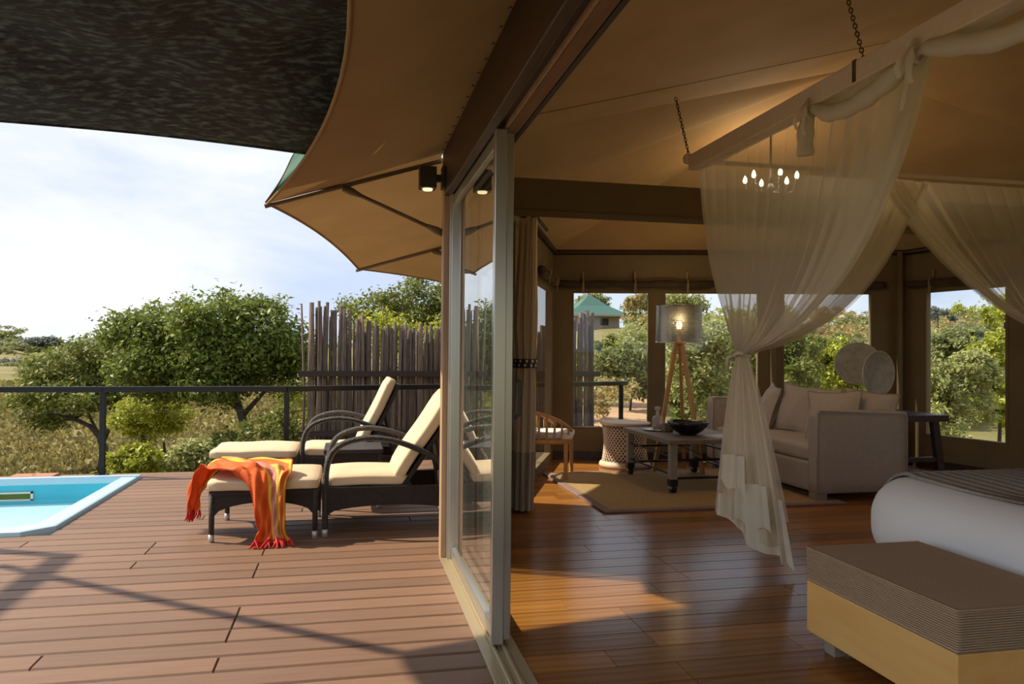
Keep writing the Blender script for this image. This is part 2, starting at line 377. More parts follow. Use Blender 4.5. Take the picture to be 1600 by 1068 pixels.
# far wall
S = lambda x: isect(x, C1, C2)
ops1 = [(S(892), S(1016), WB, WT), (S(1035), S(1187), WB, WT), (S(1220), S(1363), WB, WT)]
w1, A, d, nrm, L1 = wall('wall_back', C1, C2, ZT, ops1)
for (s0, s1, za, zb), lb in zip(ops1, ('back wall window looking onto the green-roofed hut and pole fence', 'back wall window behind the perforated drum lamp', 'back wall window behind the sofa cushions')): window(A, d, nrm, s0, s1, za, zb, lb)
for (s0, s1, lb) in ((S(870), S(1112), 'brown canvas blind rolled up above the window facing the hut'), (S(1122), S(1210), 'brown rolled blind half hidden by the gathered bed net'), (S(1225), S(1378), 'brown canvas blind rolled up above the sofa')): blind(A, d, nrm, s0, s1, WT+.075, lb)
b = MB(); b.seg(A+nrm*.04+Vector((0, 0, .05)), C2+nrm*.04+Vector((0, 0, .05)), .02, .1); struct(b.build('baseboard_back', 'darkwood'))
for x in (860, 1205, 1400):
    c = A+d*S(x)+nrm*.05; b = MB(); b.seg(c, c+Vector((0, 0, ZT)), .14, .05, d); struct(b.build('trim_%d' % (x), 'canvas_wall', bevel=.01))
# right wall
S2 = lambda x: isect(x, C2, C3)
ops2 = [(S2(1447), S2(1579), WB, WT), (S2(1603), S2(1603)+.9, WB, WT)]
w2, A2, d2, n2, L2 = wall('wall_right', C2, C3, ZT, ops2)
for (s0, s1, za, zb), lb in zip(ops2, ('right wall window beside the dark console table', 'right wall window behind the bed net')): window(A2, d2, n2, s0, s1, za, zb, lb)
blind(A2, d2, n2, S2(1428), S2(1592), WT+.075, 'brown blind rolled up above the right wall window by the corner post')
opsS = [(.5+1.5*k, 1.7+1.5*k, WB, WT) for k in range(4)]  # out-of-view windows, added to bring more daylight into the room
wS, As, ds, ns_, Ls_ = wall('wall_side', C3, C4, 2.55, opsS)
for (s0, s1, za, zb), lb in zip(opsS, ('first', 'second', 'third', 'fourth')): window(As, ds, ns_, s0, s1, za, zb, lb+' added daylight window along the unseen bed-head side wall from the corner post')
opsR = [(.5+1.85*k, 2.15+1.85*k, .08, 2.15) for k in range(3)]  # unseen rear glazing, put in so sky light reaches the foreground
wR, Ar, dr, nr_, Lr = wall('wall_rear', C4, C5, 3.4, opsR)
for (s0, s1, za, zb), lb in zip(opsR, ('right', 'middle', 'left')): window(Ar, dr, nr_, s0, s1, za, zb, lb+' tall glazed opening added for daylight in the unseen rear wall')
b = MB(); b.seg(A2+n2*.04+Vector((0, 0, .05)), C3+n2*.04+Vector((0, 0, .05)), .02, .1); struct(b.build('baseboard_right', 'darkwood'))
# angled canvas walls beside the sliding door
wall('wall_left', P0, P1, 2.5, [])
La = (C1-P1).length
opsA = [(.25, 1.25, .08, WT), (1.36, 2.62, .08, WT)]
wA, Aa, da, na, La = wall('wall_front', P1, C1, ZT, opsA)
for (s0, s1, za, zb), lb in zip(opsA, ('tall window behind the tied curtain', 'tall window behind the slatted armchair')): window(Aa, da, na, s0, s1, za, zb, lb)
blind(Aa, da, na, 1.3, 2.72, WT+.075, 'brown blind rolled up on the angled wall behind the armchair')
# wall-top pole
b = MB(); zz = Vector((0, 0, ZT-.01)); q = .07
b.tube([P1+na*q+zz, C1+na*q*.6+nrm*q*.6+zz, C2+nrm*q*.6+n2*q*.6+zz, C3+n2*q+zz], .032, 10); tag(b.build('wall_pole', 'darkwood', smooth=True), 'dark wooden pole running along the top of the canvas walls', 'pole')
# ------------------------------------------------------------------ ceiling (canvas)
RID = 3.34; E1 = Vector((3.55, 4.9, RID)); E0 = Vector((3.55, -3.2, RID))
ev = [Vector((.60, -3.2, 2.54)), Vector((.60, 4.65, 2.52)), Vector((1.25, 5.95, 2.47)), Vector((C1.x, C1.y, ZT)), Vector((C2.x, C2.y, ZT)), Vector((C3.x, C3.y, 2.50)), Vector((6.75, -3.2, 2.54))]
b = MB()
def panel(a0, a1, r0, r1, n=14, sag=.05):
    b.grid(lambda u, v: lerp(lerp(a0, a1, u), lerp(r0, r1, u), v)+Vector((0, 0, -sag*math.sin(math.pi*u)*math.sin(math.pi*v))), n, n)
panel(ev[0], ev[1], E0, E1, 14, .04)
for i in range(1, 5): panel(ev[i], ev[i+1], E1, E1, 14, .06)
panel(ev[5], ev[6], E1, E0, 14, .04)
struct(b.build('ceiling', 'canvas_in', smooth=True))
def onceil(x, y):   # height of the left slope
    return lerp(2.53, RID, (x-.6)/2.95)
b = MB()
for ys in (4.3, 2.2, .2):
    b.tube([(x, ys, onceil(x, ys)-.012-.04*math.sin(math.pi*(ys+3.2)/7.85)*math.sin(math.pi*(x-.6)/2.95)) for x in np.linspace(.75, 3.55, 12)], .002, 4)
struct(b.build('trim_seam', 'seam'))
# tie beam
b = MB(); b.box((3.72, 5.02, 2.312), (5.75, .16, .215)); b.box((3.72, 5.02, 2.198), (5.75, .19, .014)); tag(b.build('tie_beam', 'canvas_wall', bevel=.006), 'long canvas-wrapped tie beam crossing the room below the ceiling', 'beam')
# ------------------------------------------------------------------ sliding door front
b = MB(); b.bb(FX, FX+.045, -3.2, 4.66, 2.19, 2.50); struct(b.build('trim_fascia', 'darkwood', bevel=.004))
b = MB(); b.bb(FX+.045, .74, -3.2, 4.62, 2.215, 2.52); struct(b.build('trim_header', 'darkwood'))
for i, (x0, x1, z0, m) in enumerate(((.585, .594, 2.195, 'alu'), (.640, .648, 2.192, 'tanwood'), (.650, .698, 2.186, 'midwood'), (.703, .722, 2.186, 'steel'))):
    b = MB(); b.bb(x0, x1, -3.2, 4.6, z0, 2.23); struct(b.build('trim_track_%d' % (i+1), m))
b = MB(); b.bb(FX-.006, .600, -3.2, 4.6, -.02, .008); b.bb(.600, .612, -3.2, 4.6, -.02, .022); b.bb(.612, .64, -3.2, 4.6, -.02, .010); b.bb(.640, .652, -3.2, 4.6, -.02, .022); b.bb(.652, .71, -3.2, 4.6, -.02, .008)
struct(b.build('trim_sill', 'sill', bevel=.002))
b = MB(); b.bb(FX-.002, .60, 4.56, 4.66, -.02, 2.3); struct(b.build('trim_post', 'tanwood', bevel=.004))
b = MB(); b.bb(.588, .612, 4.515, 4.56, .0, 2.2); struct(b.build('trim_jamb', 'alu', bevel=.003))
b = MB(); b.bb(.61, .74, 4.56, 4.66, 0, 2.5); struct(b.build('trim_inner_post', 'darkwood'))
def slider(nm, lb, x, y0, y1, sw, handle, hx=.016):
    o = thing(nm, lb, None, (x, (y0+y1)/2, .02), kind='structure')
    for ya in (y0, y1-sw): MB().bb(x-hx, x+hx, ya, ya+sw, .024, 2.19).build('stile', 'alu', o, bevel=.003)
    MB().bb(x-.014, x+.014, y0+sw, y1-sw, .024, .09).build('bottom_rail', 'alu', o, bevel=.003)
    MB().bb(x-.014, x+.014, y0+sw, y1-sw, 2.13, 2.19).build('top_rail', 'alu', o, bevel=.003)
    MB().poly([(x, y0+sw-.006, .08), (x, y1-sw+.006, .08), (x, y1-sw+.006, 2.14), (x, y0+sw-.006, 2.14)]).build('pane', 'door_glass', o)
    if handle:
        h = MB(); h.bb(x+.015, x+.028, y0+.012, y0+.045, .93, 1.17); h.tube([(x+.03, y0+.03, .96), (x+.055, y0+.03, .98), (x+.055, y0+.03, 1.12), (x+.03, y0+.03, 1.14)], .008, 8); h.build('handle', 'steel', o)
    return o
slider('door_1', 'fixed glass door panel in aluminium frame', .622, 3.12, 4.52, .045, False, .026)
slider('door_2', 'sliding glass door panel stacked behind the fixed one', .672, 3.17, 4.47, .055, True)
# ------------------------------------------------------------------ outside: awning of tan canvas on ribs
aw = thing('canvas_awning', 'tan scalloped canvas awning on ribs around the tent eave', 'awning', (FX, 4.6, 2.2))
T1 = pz(418, 318, 2.10); T2 = pz(560, 420, 2.0); T0 = Vector((T1.x, .05, 2.10)); T3 = Vector((1.75, 10.1, 2.03))
Q1 = Vector((FX+.0, 4.74, 2.47)); Q2 = Vector((1.46, 6.75, 2.40)); Q0 = Vector((FX, .05, 2.47)); Q3 = Vector((2.36, 8.72, 2.42))
def awpanel(q0, q1, t0, t1, mid, name, m='canvas', sag=.03, off=0.):
    g = MB()
    def fn(u, v):
        e = bez(t0, mid*2-(t0+t1)*.5, t1, u); q = lerp(q0, q1, u)
        return lerp(q, e, v)+Vector((0, 0, off*v-sag*math.sin(math.pi*v)*math.sin(math.pi*u)))
    g.grid(fn, 28, 14); return g.build(name, m, aw, True)
awpanel(Q1, Q0, T1, T0, Vector((-.005, 2.25, 2.26)), 'panel')
awpanel(Q1, Q2, T1, T2, pz(508, 371, 2.13), 'panel')
awpanel(Q2, Q3, T2, T3, lerp(T2, T3, .5)+Vector((.06, -.02, .03)), 'panel')
def edge(t0, t1, mid):
    g = MB(); c = mid*2-(t0+t1)*.5; g.tube([bez(t0, c, t1, i/24) for i in range(25)], .009, 6); g.build('hem', 'canvas', aw, True)
edge(T1, T0, Vector((-.005, 2.25, 2.26))); edge(T1, T2, pz(508, 371, 2.13)); edge(T2, T3, lerp(T2, T3, .5)+Vector((.06, -.02, .03)))
for q, t in ((Q1, T1), (Q2, T2), (Q3, T3)):
    g = MB(); dn = Vector((0, 0, -.025)); g.tube([q+dn, t+dn*.4+(t-q)*.015], .014, 8); g.build('rib', 'rib', aw, True)
for q, t, k, base in ((Q1, T1, .565, Vector((FX-.01, 4.66, 1.985))), (Q2, T2, .5, Vector((1.40, 6.42, 1.93)))):
    g = MB(); a = lerp(q, t, k)+Vector((0, 0, -.04)); g.tube([a, base], .012, 8); dd = (base-a).normalized()
    for e, s in ((a, 1), (base, -1)): g.tube([e-dd*.02*s, e+dd*.03*s, e+dd*.09*s], [.022, .024, .014], 8)
    g.build('strut', 'rib', aw, True)
# green fly sheet above the awning
FE = [T1+Vector((-.012, .01, .006)), pz(438, 283, 2.24), pz(455, 249, 2.40), Vector((-.22, 4.5, 2.62)), Vector((-.05, 2.4, 2.80)), Vector((-.12, .05, 2.80))]
def fly(u, v):
    return lerp(lerp(Q1, Q0, u)+Vector((0, 0, .34)), CRV(FE, u), v)
def CRV(tab, t):
    k = t*(len(tab)-1); i = min(int(k), len(tab)-2); f = k-i; P = [Vector(tab[max(0, min(len(tab)-1, i+j))]) for j in (-1, 0, 1, 2)]
    return .5*((2*P[1])+(P[2]-P[0])*f+(2*P[0]-5*P[1]+4*P[2]-P[3])*f*f+(3*P[1]-P[0]-3*P[2]+P[3])*f**3)
g = MB(); g.grid(fly, 40, 10); g.build('fly_sheet', 'green_fly', aw, True)
g = MB(); g.tube([fly(i/40, 1) for i in range(41)], .006, 5); g.build('fly_hem', 'seam', aw, True)
# rope lashing along the header
for i in range(26):
    yy = 4.55-i*.16; b = MB(); b.tube([(FX-.005, yy, 2.50), (FX-.06, yy+.03, 2.478), (FX-.012, yy-.05, 2.455)], .0035, 4); b.build('lashing', 'seam', aw)
# wall lamp
o = thing('wall_light', 'dark box wall light under the awning at the door header', 'light', (.50, 4.60, 2.23))
MB().bb(.405, .505, 4.50, 4.60, 2.225, 2.352).build('housing', 'lightbox', o, bevel=.003); MB().bb(.505, .55, 4.53, 4.57, 2.27, 2.31).build('bracket', 'lightbox', o); MB().bb(.54, .556, 4.50, 4.60, 2.23, 2.36).build('mount_plate', 'lightbox', o)
g = MB(); g.lathe([(.0, -.012), (.028, -.010), (.032, 0)], 16, (.455, 4.55, 2.225)); g.build('lens', 'lamp_lens', o, True)
# ------------------------------------------------------------------ shade sail
sa = thing('shade_sail', 'dark green-brown woven shade sail stretched overhead beyond the awning', 'shade sail', (-1, 3, 2.3))
A0 = Vector((-2.06, 4.16, 2.37)); B0 = pz(470, 247, 2.34)+Vector((.25, .03, .02))
def sail(u, v):
    far = lerp(A0, B0, u)+Vector((0, .10*math.sin(math.pi*u), .05*math.sin(math.pi*u))); near = lerp(Vector((-2.12, 2.1, 2.46)), Vector((.10, 2.1, 2.56)), u)
    p = lerp(far, near, v); p.z += -.04*math.sin(math.pi*u)*math.sin(math.pi*v)+.022*math.sin(9*u+14*v)*math.sin(math.pi*v)+.014*math.sin(23*u-17*v)*math.sin(math.pi*v)
    p.z += .16*ss(0, .4, v)
    return p
g = MB(); g.grid(sail, 50, 60); g.build('sailcloth', 'sailnet', sa, True, solid=.003)
g = MB(); g.tube([sail(i/30, 0) for i in range(31)], .010, 6); g.build('hem', 'sailnet', sa, True)
ptop = Vector((-4.45, 6.25, 2.95))
g = MB(); g.seg(A0+Vector((0, 0, -.005)), Vector((-4.4, 5.95, 2.55)), .07, .006); g.build('strap', 'lightbox', sa)
o = thing('shade_post', 'dark steel post with a side beam holding the shade sail by the pool', 'post', (-4.45, 6.25, 0))
MB().bb(-4.49, -4.41, 6.21, 6.29, 0, 2.95).build('post', 'steel', o, bevel=.005); MB().bb(-4.50, -4.40, 1.8, 6.29, 2.87, 2.95).build('beam', 'steel', o, bevel=.005)
# ------------------------------------------------------------------ railing
ra = thing('deck_railing', 'dark steel deck railing with two thin wires', 'railing', (-2.36, 8.16, 0))
rl = [Vector((-7.1, 8.16, 0)), Vector((-2.36, 8.165, 0)), Vector((-.62, 8.20, 0)), Vector((1.06, 8.66, 0)), Vector((3.62, 9.52, 0))]
for a, e in zip(rl, rl[1:]):
    MB().seg(a+Vector((0, 0, .845)), e+Vector((0, 0, .845)), .06, .055).build('top_rail', 'blackmetal', ra, bevel=.004)
    for z in (.62, .36): g = MB(); g.tube([a+Vector((0, 0, z)), e+Vector((0, 0, z))], .0025, 4); g.build('wire', 'steel', ra)
for p in (Vector((-4.8, 8.165, 0)), rl[1], rl[2], rl[3], rl[4]-Vector((.09, .03, 0))):
    g = MB(); g.box(p+Vector((0, 0, .41)), (.05, .05, .82)); g.box(p+Vector((0, 0, .006)), (.11, .09, .012)); g.build('post', 'blackmetal', ra, bevel=.003)
# ------------------------------------------------------------------ pool
x0, x1, y0, y1 = POOL
po = thing('swimming_pool', 'pale blue fibreglass plunge pool sunk in the timber deck', 'pool', ((x0+x1)/2, (y0+y1)/2, 0))
def ringpts(ins, ch): return [(x0+ins, y0+ins), (x1-ins-ch, y0+ins), (x1-ins, y0+ins+ch), (x1-ins, y1-ins), (x0+ins, y1-ins)]
g = MB(); prof = [(0, -.04, .16), (0, .028, .16), (.012, .034, .155), (.13, .034, .12), (.145, .026, .115), (.15, -.02, .11)]
for k, (ins, z, ch) in enumerate(prof): g.v += [(p[0], p[1], z) for p in ringpts(ins, ch)]
for k in range(len(prof)-1):
    for j in range(5): g.f.append((k*5+j, k*5+(j+1) % 5, k*5+5+(j+1) % 5, k*5+5+j))
g.build('coping', 'coping', po)
g = MB(); inn = ringpts(.15, .11); n5 = 5
g.v = [(p[0], p[1], -.02) for p in inn]+[(p[0], p[1], -1.25) for p in inn]; g.f = [(j, (j+1) % 5, 5+(j+1) % 5, 5+j) for j in range(5)]+[(9, 8, 7, 6, 5)]
g.build('basin', 'poolshell', po)
g = MB(); g.bb(x0+.152, x1-.152, y0+.27, 6.86, -1.24, -.19); g.build('step', 'poolstep', po, bevel=.01)
g = MB(); g.bb(x0+.152, x1-.152, 6.875, y1-.152, -1.24, -.195); g.build('step', 'poolstep', po, bevel=.01)
g = MB(); g.poly([(p[0], p[1], -.145) for p in inn]); g.build('water', 'water', po)
sk = MB(); a, e = -3.13, -2.83; yy = y1-.155
for q in ((a, e, -.095, -.080), (a, e, -.160, -.145), (a, a+.022, -.160, -.080), (e-.022, e, -.160, -.080)): sk.bb(q[0], q[1], yy-.012, yy, q[2], q[3])
so_ = sk.build('skimmer_frame', 'band_white', po); MB().bb(a+.02, e-.02, yy-.004, yy-.002, -.15, -.09).build('skimmer_mouth', 'leaf_dark', so_)
b = MB(); b.box((-2.95, 8.13, .012), (.38, .2, .024)); b.box((-2.95, 8.12, .027), (.03, .02, .006)); tag(b.build('hatch_lid', 'terracotta', bevel=.004), 'terracotta-coloured hatch lid on the deck behind the pool', 'hatch')
# ------------------------------------------------------------------ wicker loungers with footstools
def cushion(parent, name, c, h, r, m='cushion', rot=None, n=10, seed=0):
    rr = random.Random(seed); ph = [rr.uniform(0, 6) for _ in range(4)]
    def fn(p):
        k = 1-abs(p.x/h[0])**4; q = 1-abs(p.y/h[1])**4
        p = Vector((p.x, p.y, p.z*(1+.0*k)+.010*k*q*(1 if p.z > 0 else 0)+.004*math.sin(14*p.x+ph[0])*math.sin(11*p.y+ph[1])))
        return rot @ p if rot is not None else p
    g = MB(); g.rbox(c, h, r, n, fn); return g.build(name, m, parent, True, merge=True, local=True)
def legs(parent, pts, h, r=.019):
    for (x, y) in pts:
        g = MB(); g.tube([(x, y, .045), (x, y, h)], [r*.9, r], 10); l = g.build('leg', 'wicker_wrap', parent, True, local=True)
        g = MB(); g.tube([(x, y, 0), (x, y, .05)], r*.95, 10); g.build('foot_cap', 'foot_cap', l, True, local=True)
def apron(parent, a, e, zt, zmid, zend, n=14):
    a, e = Vector(a), Vector(e); d = (e-a).normalized(); s = Vector((-d.y, d.x, 0))*.011; g = MB()
    for sd in (-1, 1):
        for i in range(n+1):
            t = i/n; p = lerp(a, e, t); zb = zend+(zmid-zend)*(1-(2*t-1)**2)**.5 if zmid != zend else zend
            g.v.append(tuple(p+s*sd+Vector((0, 0, zb)))); g.v.append(tuple(p+s*sd+Vector((0, 0, zt))))
    m_ = 2*(n+1)
    for i in range(n):
        k = 2*i; g.f += [(k, k+2, k+3, k+1), (m_+k, m_+k+1, m_+k+3, m_+k+2), (k, m_+k, m_+k+2, k+2), (k+1, k+3, m_+k+3, m_+k+1)]
    return g.build('apron', 'wicker', parent, local=True)
def ottoman(loc, label):
    o = thing('wicker_footstool', label, 'footstool', loc); W, D_, T = .70, .72, .325
    legs(o, [(.03, .03), (W-.02, .03), (.03, D_-.03), (W-.02, D_-.03)], T)
    for a, e in (((.03, .03, 0), (W-.02, .03, 0)), ((.03, D_-.03, 0), (W-.02, D_-.03, 0)), ((.03, .03, 0), (.03, D_-.03, 0)), ((W-.02, .03, 0), (W-.02, D_-.03, 0))): apron(o, a, e, T, .25, .15)
    MB().box((W/2, D_/2, T-.01), (W-.03, D_-.03, .025)).build('seat_panel', 'wicker', o, local=True)
    cushion(o, 'cushion', (W/2, D_/2, T+.035), (W/2+.005, D_/2-.005, .037), .026, seed=int(loc[1]*10)); return o
def lounger(loc, label, lean):
    o = thing('wicker_lounge_chair', label, 'lounge chair', loc); D_, T, Ls = .74, .325, .58
    for yy in (.03, D_-.03):
        pts = [(.02, yy, .05), (.018, yy, .36), (.03, yy, .50), (.075, yy, .585), (.16, yy, .635), (.30, yy, .66), (.44, yy, .645), (.58, yy, .60), (.72, yy, .535), (.80, yy, .48), (.86, yy, .30), (.88, yy, .05)]
        for _ in range(2):
            q = [pts[0]]
            for a, e in zip(pts, pts[1:]): q += [tuple(lerp(Vector(a), Vector(e), .25)), tuple(lerp(Vector(a), Vector(e), .75))]
            pts = q+[pts[-1]]
        g = MB(); g.tube(pts, .021, 10); g.build('armrest', 'wicker_wrap', o, True, local=True)
    for (x, yy) in ((.02, .03), (.02, D_-.03), (.88, .03), (.88, D_-.03)):
        g = MB(); g.tube([(x, yy, 0), (x, yy, .055)], .020, 10); g.build('foot_cap', 'foot_cap', o, True, local=True)
    for a, e in (((.02, .03, 0), (.88, .03, 0)), ((.02, D_-.03, 0), (.88, D_-.03, 0))): apron(o, a, e, T, .20, .14)
    apron(o, (.02, .03, 0), (.02, D_-.03, 0), T, .24, .16); apron(o, (.86, .03, 0), (.86, D_-.03, 0), T, .24, .16)
    MB().box((.29+.02, D_/2, T-.01), (Ls, D_-.07, .025)).build('seat_panel', 'wicker', o, local=True)
    cushion(o, 'seat_cushion', (.03+Ls/2-.02, D_/2, T+.037), (Ls/2-.01, D_/2-.05, .037), .026, seed=int(loc[1]*7))
    rot = Matrix.Rotation(-lean, 3, 'Y'); bl = .70; hinge = Vector((Ls-.07, D_/2, T+.03))
    c = hinge+rot @ Vector((bl/2, 0, .02)); cushion(o, 'back_cushion', tuple(c), (bl/2, D_/2-.05, .042), .03, rot=rot, seed=5)
    c2 = hinge+rot @ Vector((bl/2-.02, 0, -.045)); MB().box(c2, (bl, D_-.10, .03), rot=rot).build('backrest', 'wicker', o, local=True)
    for yy in (.16, D_-.16): g = MB(); g.tube([hinge+rot @ Vector((bl*.55, yy-D_/2, -.06)), Vector((.84, yy, .20))], .01, 6); g.build('recline_strut', 'steel', o, local=True)
    return o
ottoman((-.885, 5.19, 0), 'wicker footstool with cream cushion and an orange cloth thrown over it')
lounger((-.16, 5.22, 0), 'wicker lounge chair with cream cushions behind the footstool with the orange cloth', R(56))
ottoman((-1.13, 6.72, 0), 'bare wicker footstool with cream cushion nearer the railing')
lounger((-.40, 6.75, 0), 'wicker lounge chair with steeply raised cream back nearer the railing', R(64))
o = thing('wicker_side_table', 'dark wicker side table between the two lounge chairs', 'side table', (.05, 6.12, 0))
legs(o, [(-.2, 0), (.2, 0), (-.2, .42), (.2, .42)], .44); MB().box((0, .21, .455), (.46, .48, .035)).build('table_top', 'wicker', o, local=True, bevel=.006); MB().box((0, .21, .40), (.42, .44, .07)).build('apron', 'wicker', o, local=True)
# orange cloth
def clothmat():
    m = mat('cloth', (.8, .13, .02), .85, bump=.15, bscale=90, transl=.2); t = m.node_tree; N = t.nodes; L = t.links
    uvn = N.new('ShaderNodeTexCoord'); sp = N.new('ShaderNodeSeparateXYZ'); L.new(uvn.outputs['UV'], sp.inputs[0]); r = N.new('ShaderNodeValToRGB'); r.color_ramp.interpolation = 'CONSTANT'
    cols = [(0, (.72, .09, .015)), (.04, (.80, .145, .022)), (.50, (.84, .56, .04)), (.57, (.66, .25, .20)), (.70, (.84, .56, .04)), (.74, (.55, .27, .11)), (.79, (.84, .60, .06)), (.83, (.80, .145, .022)), (.93, (.84, .56, .04)), (.98, (.72, .09, .015))]
    e = r.color_ramp.elements; e[0].position = 0; e[0].color = (*cols[0][1], 1); e[1].position = cols[1][0]; e[1].color = (*cols[1][1], 1)
    for p, c in cols[2:]: q = e.new(p); q.color = (*c, 1)
    L.new(sp.outputs['Y'], r.inputs[0]); L.new(r.outputs[0], N['Principled BSDF'].inputs['Base Color'])
    for n in N:
        if n.type == 'BSDF_TRANSLUCENT': L.new(r.outputs[0], n.inputs[0])
clothmat()
ct = thing('orange_cloth', 'orange striped cotton cloth with yellow bands and red fringe draped over the footstool', 'cloth', (-.6, 5.3, .39))
ctr = [(-1.01, 5.58, .14), (-.995, 5.59, .24), (-.96, 5.60, .36), (-.895, 5.58, .425), (-.80, 5.52, .445), (-.70, 5.44, .440), (-.60, 5.34, .442), (-.525, 5.23, .428), (-.50, 5.165, .37), (-.49, 5.145, .27), (-.475, 5.135, .16), (-.465, 5.115, .07), (-.46, 5.07, .022)]
wid = [(.00, .10, 0), (.02, .15, 0), (.04, .20, .02), (.11, .23, .0), (.19, .24, 0), (.27, .22, 0), (.30, .16, 0), (.23, .05, .0), (.165, .01, .02), (.14, -.005, .015), (.125, -.01, .01), (.115, -.01, 0), (.15, .02, 0)]
def cr_(tab, t):
    k = t*(len(tab)-1); i = min(int(k), len(tab)-2); f = k-i; P = [Vector(tab[max(0, min(len(tab)-1, i+j))]) for j in (-1, 0, 1, 2)]
    return .5*((2*P[1])+(P[2]-P[0])*f+(2*P[0]-5*P[1]+4*P[2]-P[3])*f*f+(3*P[1]-P[0]-3*P[2]+P[3])*f**3)
def cloth(u, v):
    p = cr_(ctr, u); wv = cr_(wid, u); k = (v-.5); tg = (cr_(ctr, min(1, u+.02))-cr_(ctr, max(0, u-.02))).normalized(); nn = wv.cross(tg).normalized()
    if nn.z < 0 or (abs(nn.z) < .3 and nn.y > .3): nn = -nn
    top = ss(.28, .34, u)*(1-ss(.5, .58, u)); amp = lerp(.036, .026, top); f = math.sin(9*v+9*u)*.55+math.sin(19*v-13*u+1)*.35+.25*math.sin(31*v+40*u)
    q = p+wv*2*k*.72+nn*(amp*(f+(1.0 if top > .1 else .35))+.008)
    if u > .97: q.z = max(q.z, .012)
    return q
g = MB(); g.grid(cloth, 90, 48); g.build('cloth_sheet', 'cloth', ct, True, solid=.003)
rr = random.Random(4)
for u in (0, 1):
    g = MB()
    for i in range(34):
        p = cloth(u, i/33); dn = Vector((rr.uniform(-.02, .0), rr.uniform(-.015, .01), -.05-rr.random()*.03)) if u == 0 else Vector((rr.uniform(-.05, .03), -.045-rr.random()*.03, -.0)); q = p+dn
        if u: q.z = .006; m_ = lerp(p, q, .5); m_.z = max(.008, m_.z)
        else: m_ = lerp(p, q, .5)+Vector((.006, 0, 0))
        g.tube([p, m_, q], [.004, .005, .003], 5)
    g.build('fringe', 'tassel', ct)
# ------------------------------------------------------------------ pole fence
fa = pd(485, 545, 10.0); fb = pd(930, 545, 11.0); fa.z = fb.z = -.5
fe = thing('pole_fence', 'rustic screen fence of upright weathered poles behind the railing', 'fence', fa)
rr = random.Random(11); s = 0; Lf = (fb-fa).length; fd = (fb-fa).normalized(); fn_ = Vector((-fd.y, fd.x, 0))
while s < Lf:
    r = rr.uniform(.019, .036); t = s/Lf; top = 1.86-.28*ss(.0, .28, t)+.25*ss(.75, 1, t)+rr.uniform(-.06, .06)
    if rr.random() < .05: s += .03
    c = fa+fd*s+fn_*rr.uniform(-.02, .02); ln = Vector((rr.uniform(-.035, .035), rr.uniform(-.02, .02), 0)); g = MB()
    pts = [c+ln*(k/4)+Vector((rr.uniform(-.008, .008), rr.uniform(-.008, .008), (top+.5)*k/4)) for k in range(5)]; g.tube(pts, [r*1.08, r, r*.98, r*.95, r*.85], 7); g.build('pole', 'fencepole', fe, True)
    s += r*2*rr.uniform(.5, .78)
s = .01
while s < Lf:
    t = s/Lf; top = 1.76-.28*ss(.0, .28, t)+.22*ss(.75, 1, t)+rr.uniform(-.08, .08); r = rr.uniform(.018, .03); c = fa+fd*s+fn_*.075; ln = Vector((rr.uniform(-.03, .03), 0, 0)); g = MB(); g.tube([c, c+ln*.5+Vector((0, 0, (top+.5)*.5)), c+ln+Vector((0, 0, top+.5))], [r*1.05, r, r*.9], 7); g.build('pole', 'fencepole', fe, True); s += rr.uniform(.06, .10)
g = MB(); c = fa+fd*-.09; g.tube([c, c+Vector((.02, 0, 1.2)), c+Vector((-.03, 0, 2.36))], [.02, .018, .012], 7); g.build('pole', 'fencepole', fe, True)
for z, off in ((.94, -.06), (.15, -.06)):
    g = MB(); g.seg(fa+fd*-.14+fn_*off+Vector((0, 0, z+.5)), fb+fd*.05+fn_*off+Vector((0, 0, z+.5)), .05, .075); g.build('cross_rail', 'fencerail', fe)
# ------------------------------------------------------------------ terrain
def hz(x, y):
    r = math.hypot(x, y); t = ss(.02, .34, x/y) if y > .5 else (1. if x > 0 else 0.)
    if y <= 0 and x <= 0: t = 0
    z = -1.35+t*(.55*ss(9, 20, r)+4.9*ss(15, 95, r)+2.0*ss(90, 220, r)) + (1-t)*(4.2*ss(130, 330, r)*(.6+.4*math.sin(x*.013+1)))
    if y > 1: z += 4.5*ss(60, 190, r)*ss(.27, .45, -x/y)
    return z+.08*math.sin(x*.35)*math.cos(y*.29)+.25*ss(30, 80, r)*math.sin(x*.09+1.3)*math.sin(y*.07)
g = MB(); rs = [2.]; 
while rs[-1] < 900: rs.append(rs[-1]*1.075+.1)
na_ = 150
for r in rs:
    for j in range(na_): a = 2*math.pi*j/na_; x, y = r*math.sin(a), r*math.cos(a); g.v.append((x, y, hz(x, y)))
for i in range(len(rs)-1):
    for j in range(na_): g.f.append((i*na_+j, i*na_+(j+1) % na_, (i+1)*na_+(j+1) % na_, (i+1)*na_+j)[::-1])
struct(g.build('ground', 'ground', smooth=True))
# dirt path
pth = [(940, 668), (968, 655), (985, 645), (1000, 636), (1012, 630), (1030, 624)]
def gpt(x, y):
    d = ray(x, y); t = 3.
    while t < 300:
        p = CP+d*t
        if p.z < hz(p.x, p.y): return p
        t += .1
    return CP+d*60
gp = [gpt(*q) for q in pth]
g = MB()
for i in range(41):
    p = cr_([tuple(q) for q in gp], i/40); tg = (cr_([tuple(q) for q in gp], min(1, i/40+.02))-cr_([tuple(q) for q in gp], max(0, i/40-.02))); tg.z = 0; tg.normalize(); sd = Vector((tg.y, -tg.x, 0))
    for k in range(5):
        q = p+sd*(k/4-.5)*(1.5+.2*math.sin(i)); g.v.append((q.x, q.y, hz(q.x, q.y)+.03))
g.f = [(i*5+k, i*5+k+1, i*5+k+6, i*5+k+5) for i in range(40) for k in range(4)]
struct(g.build('path', 'path', smooth=True))
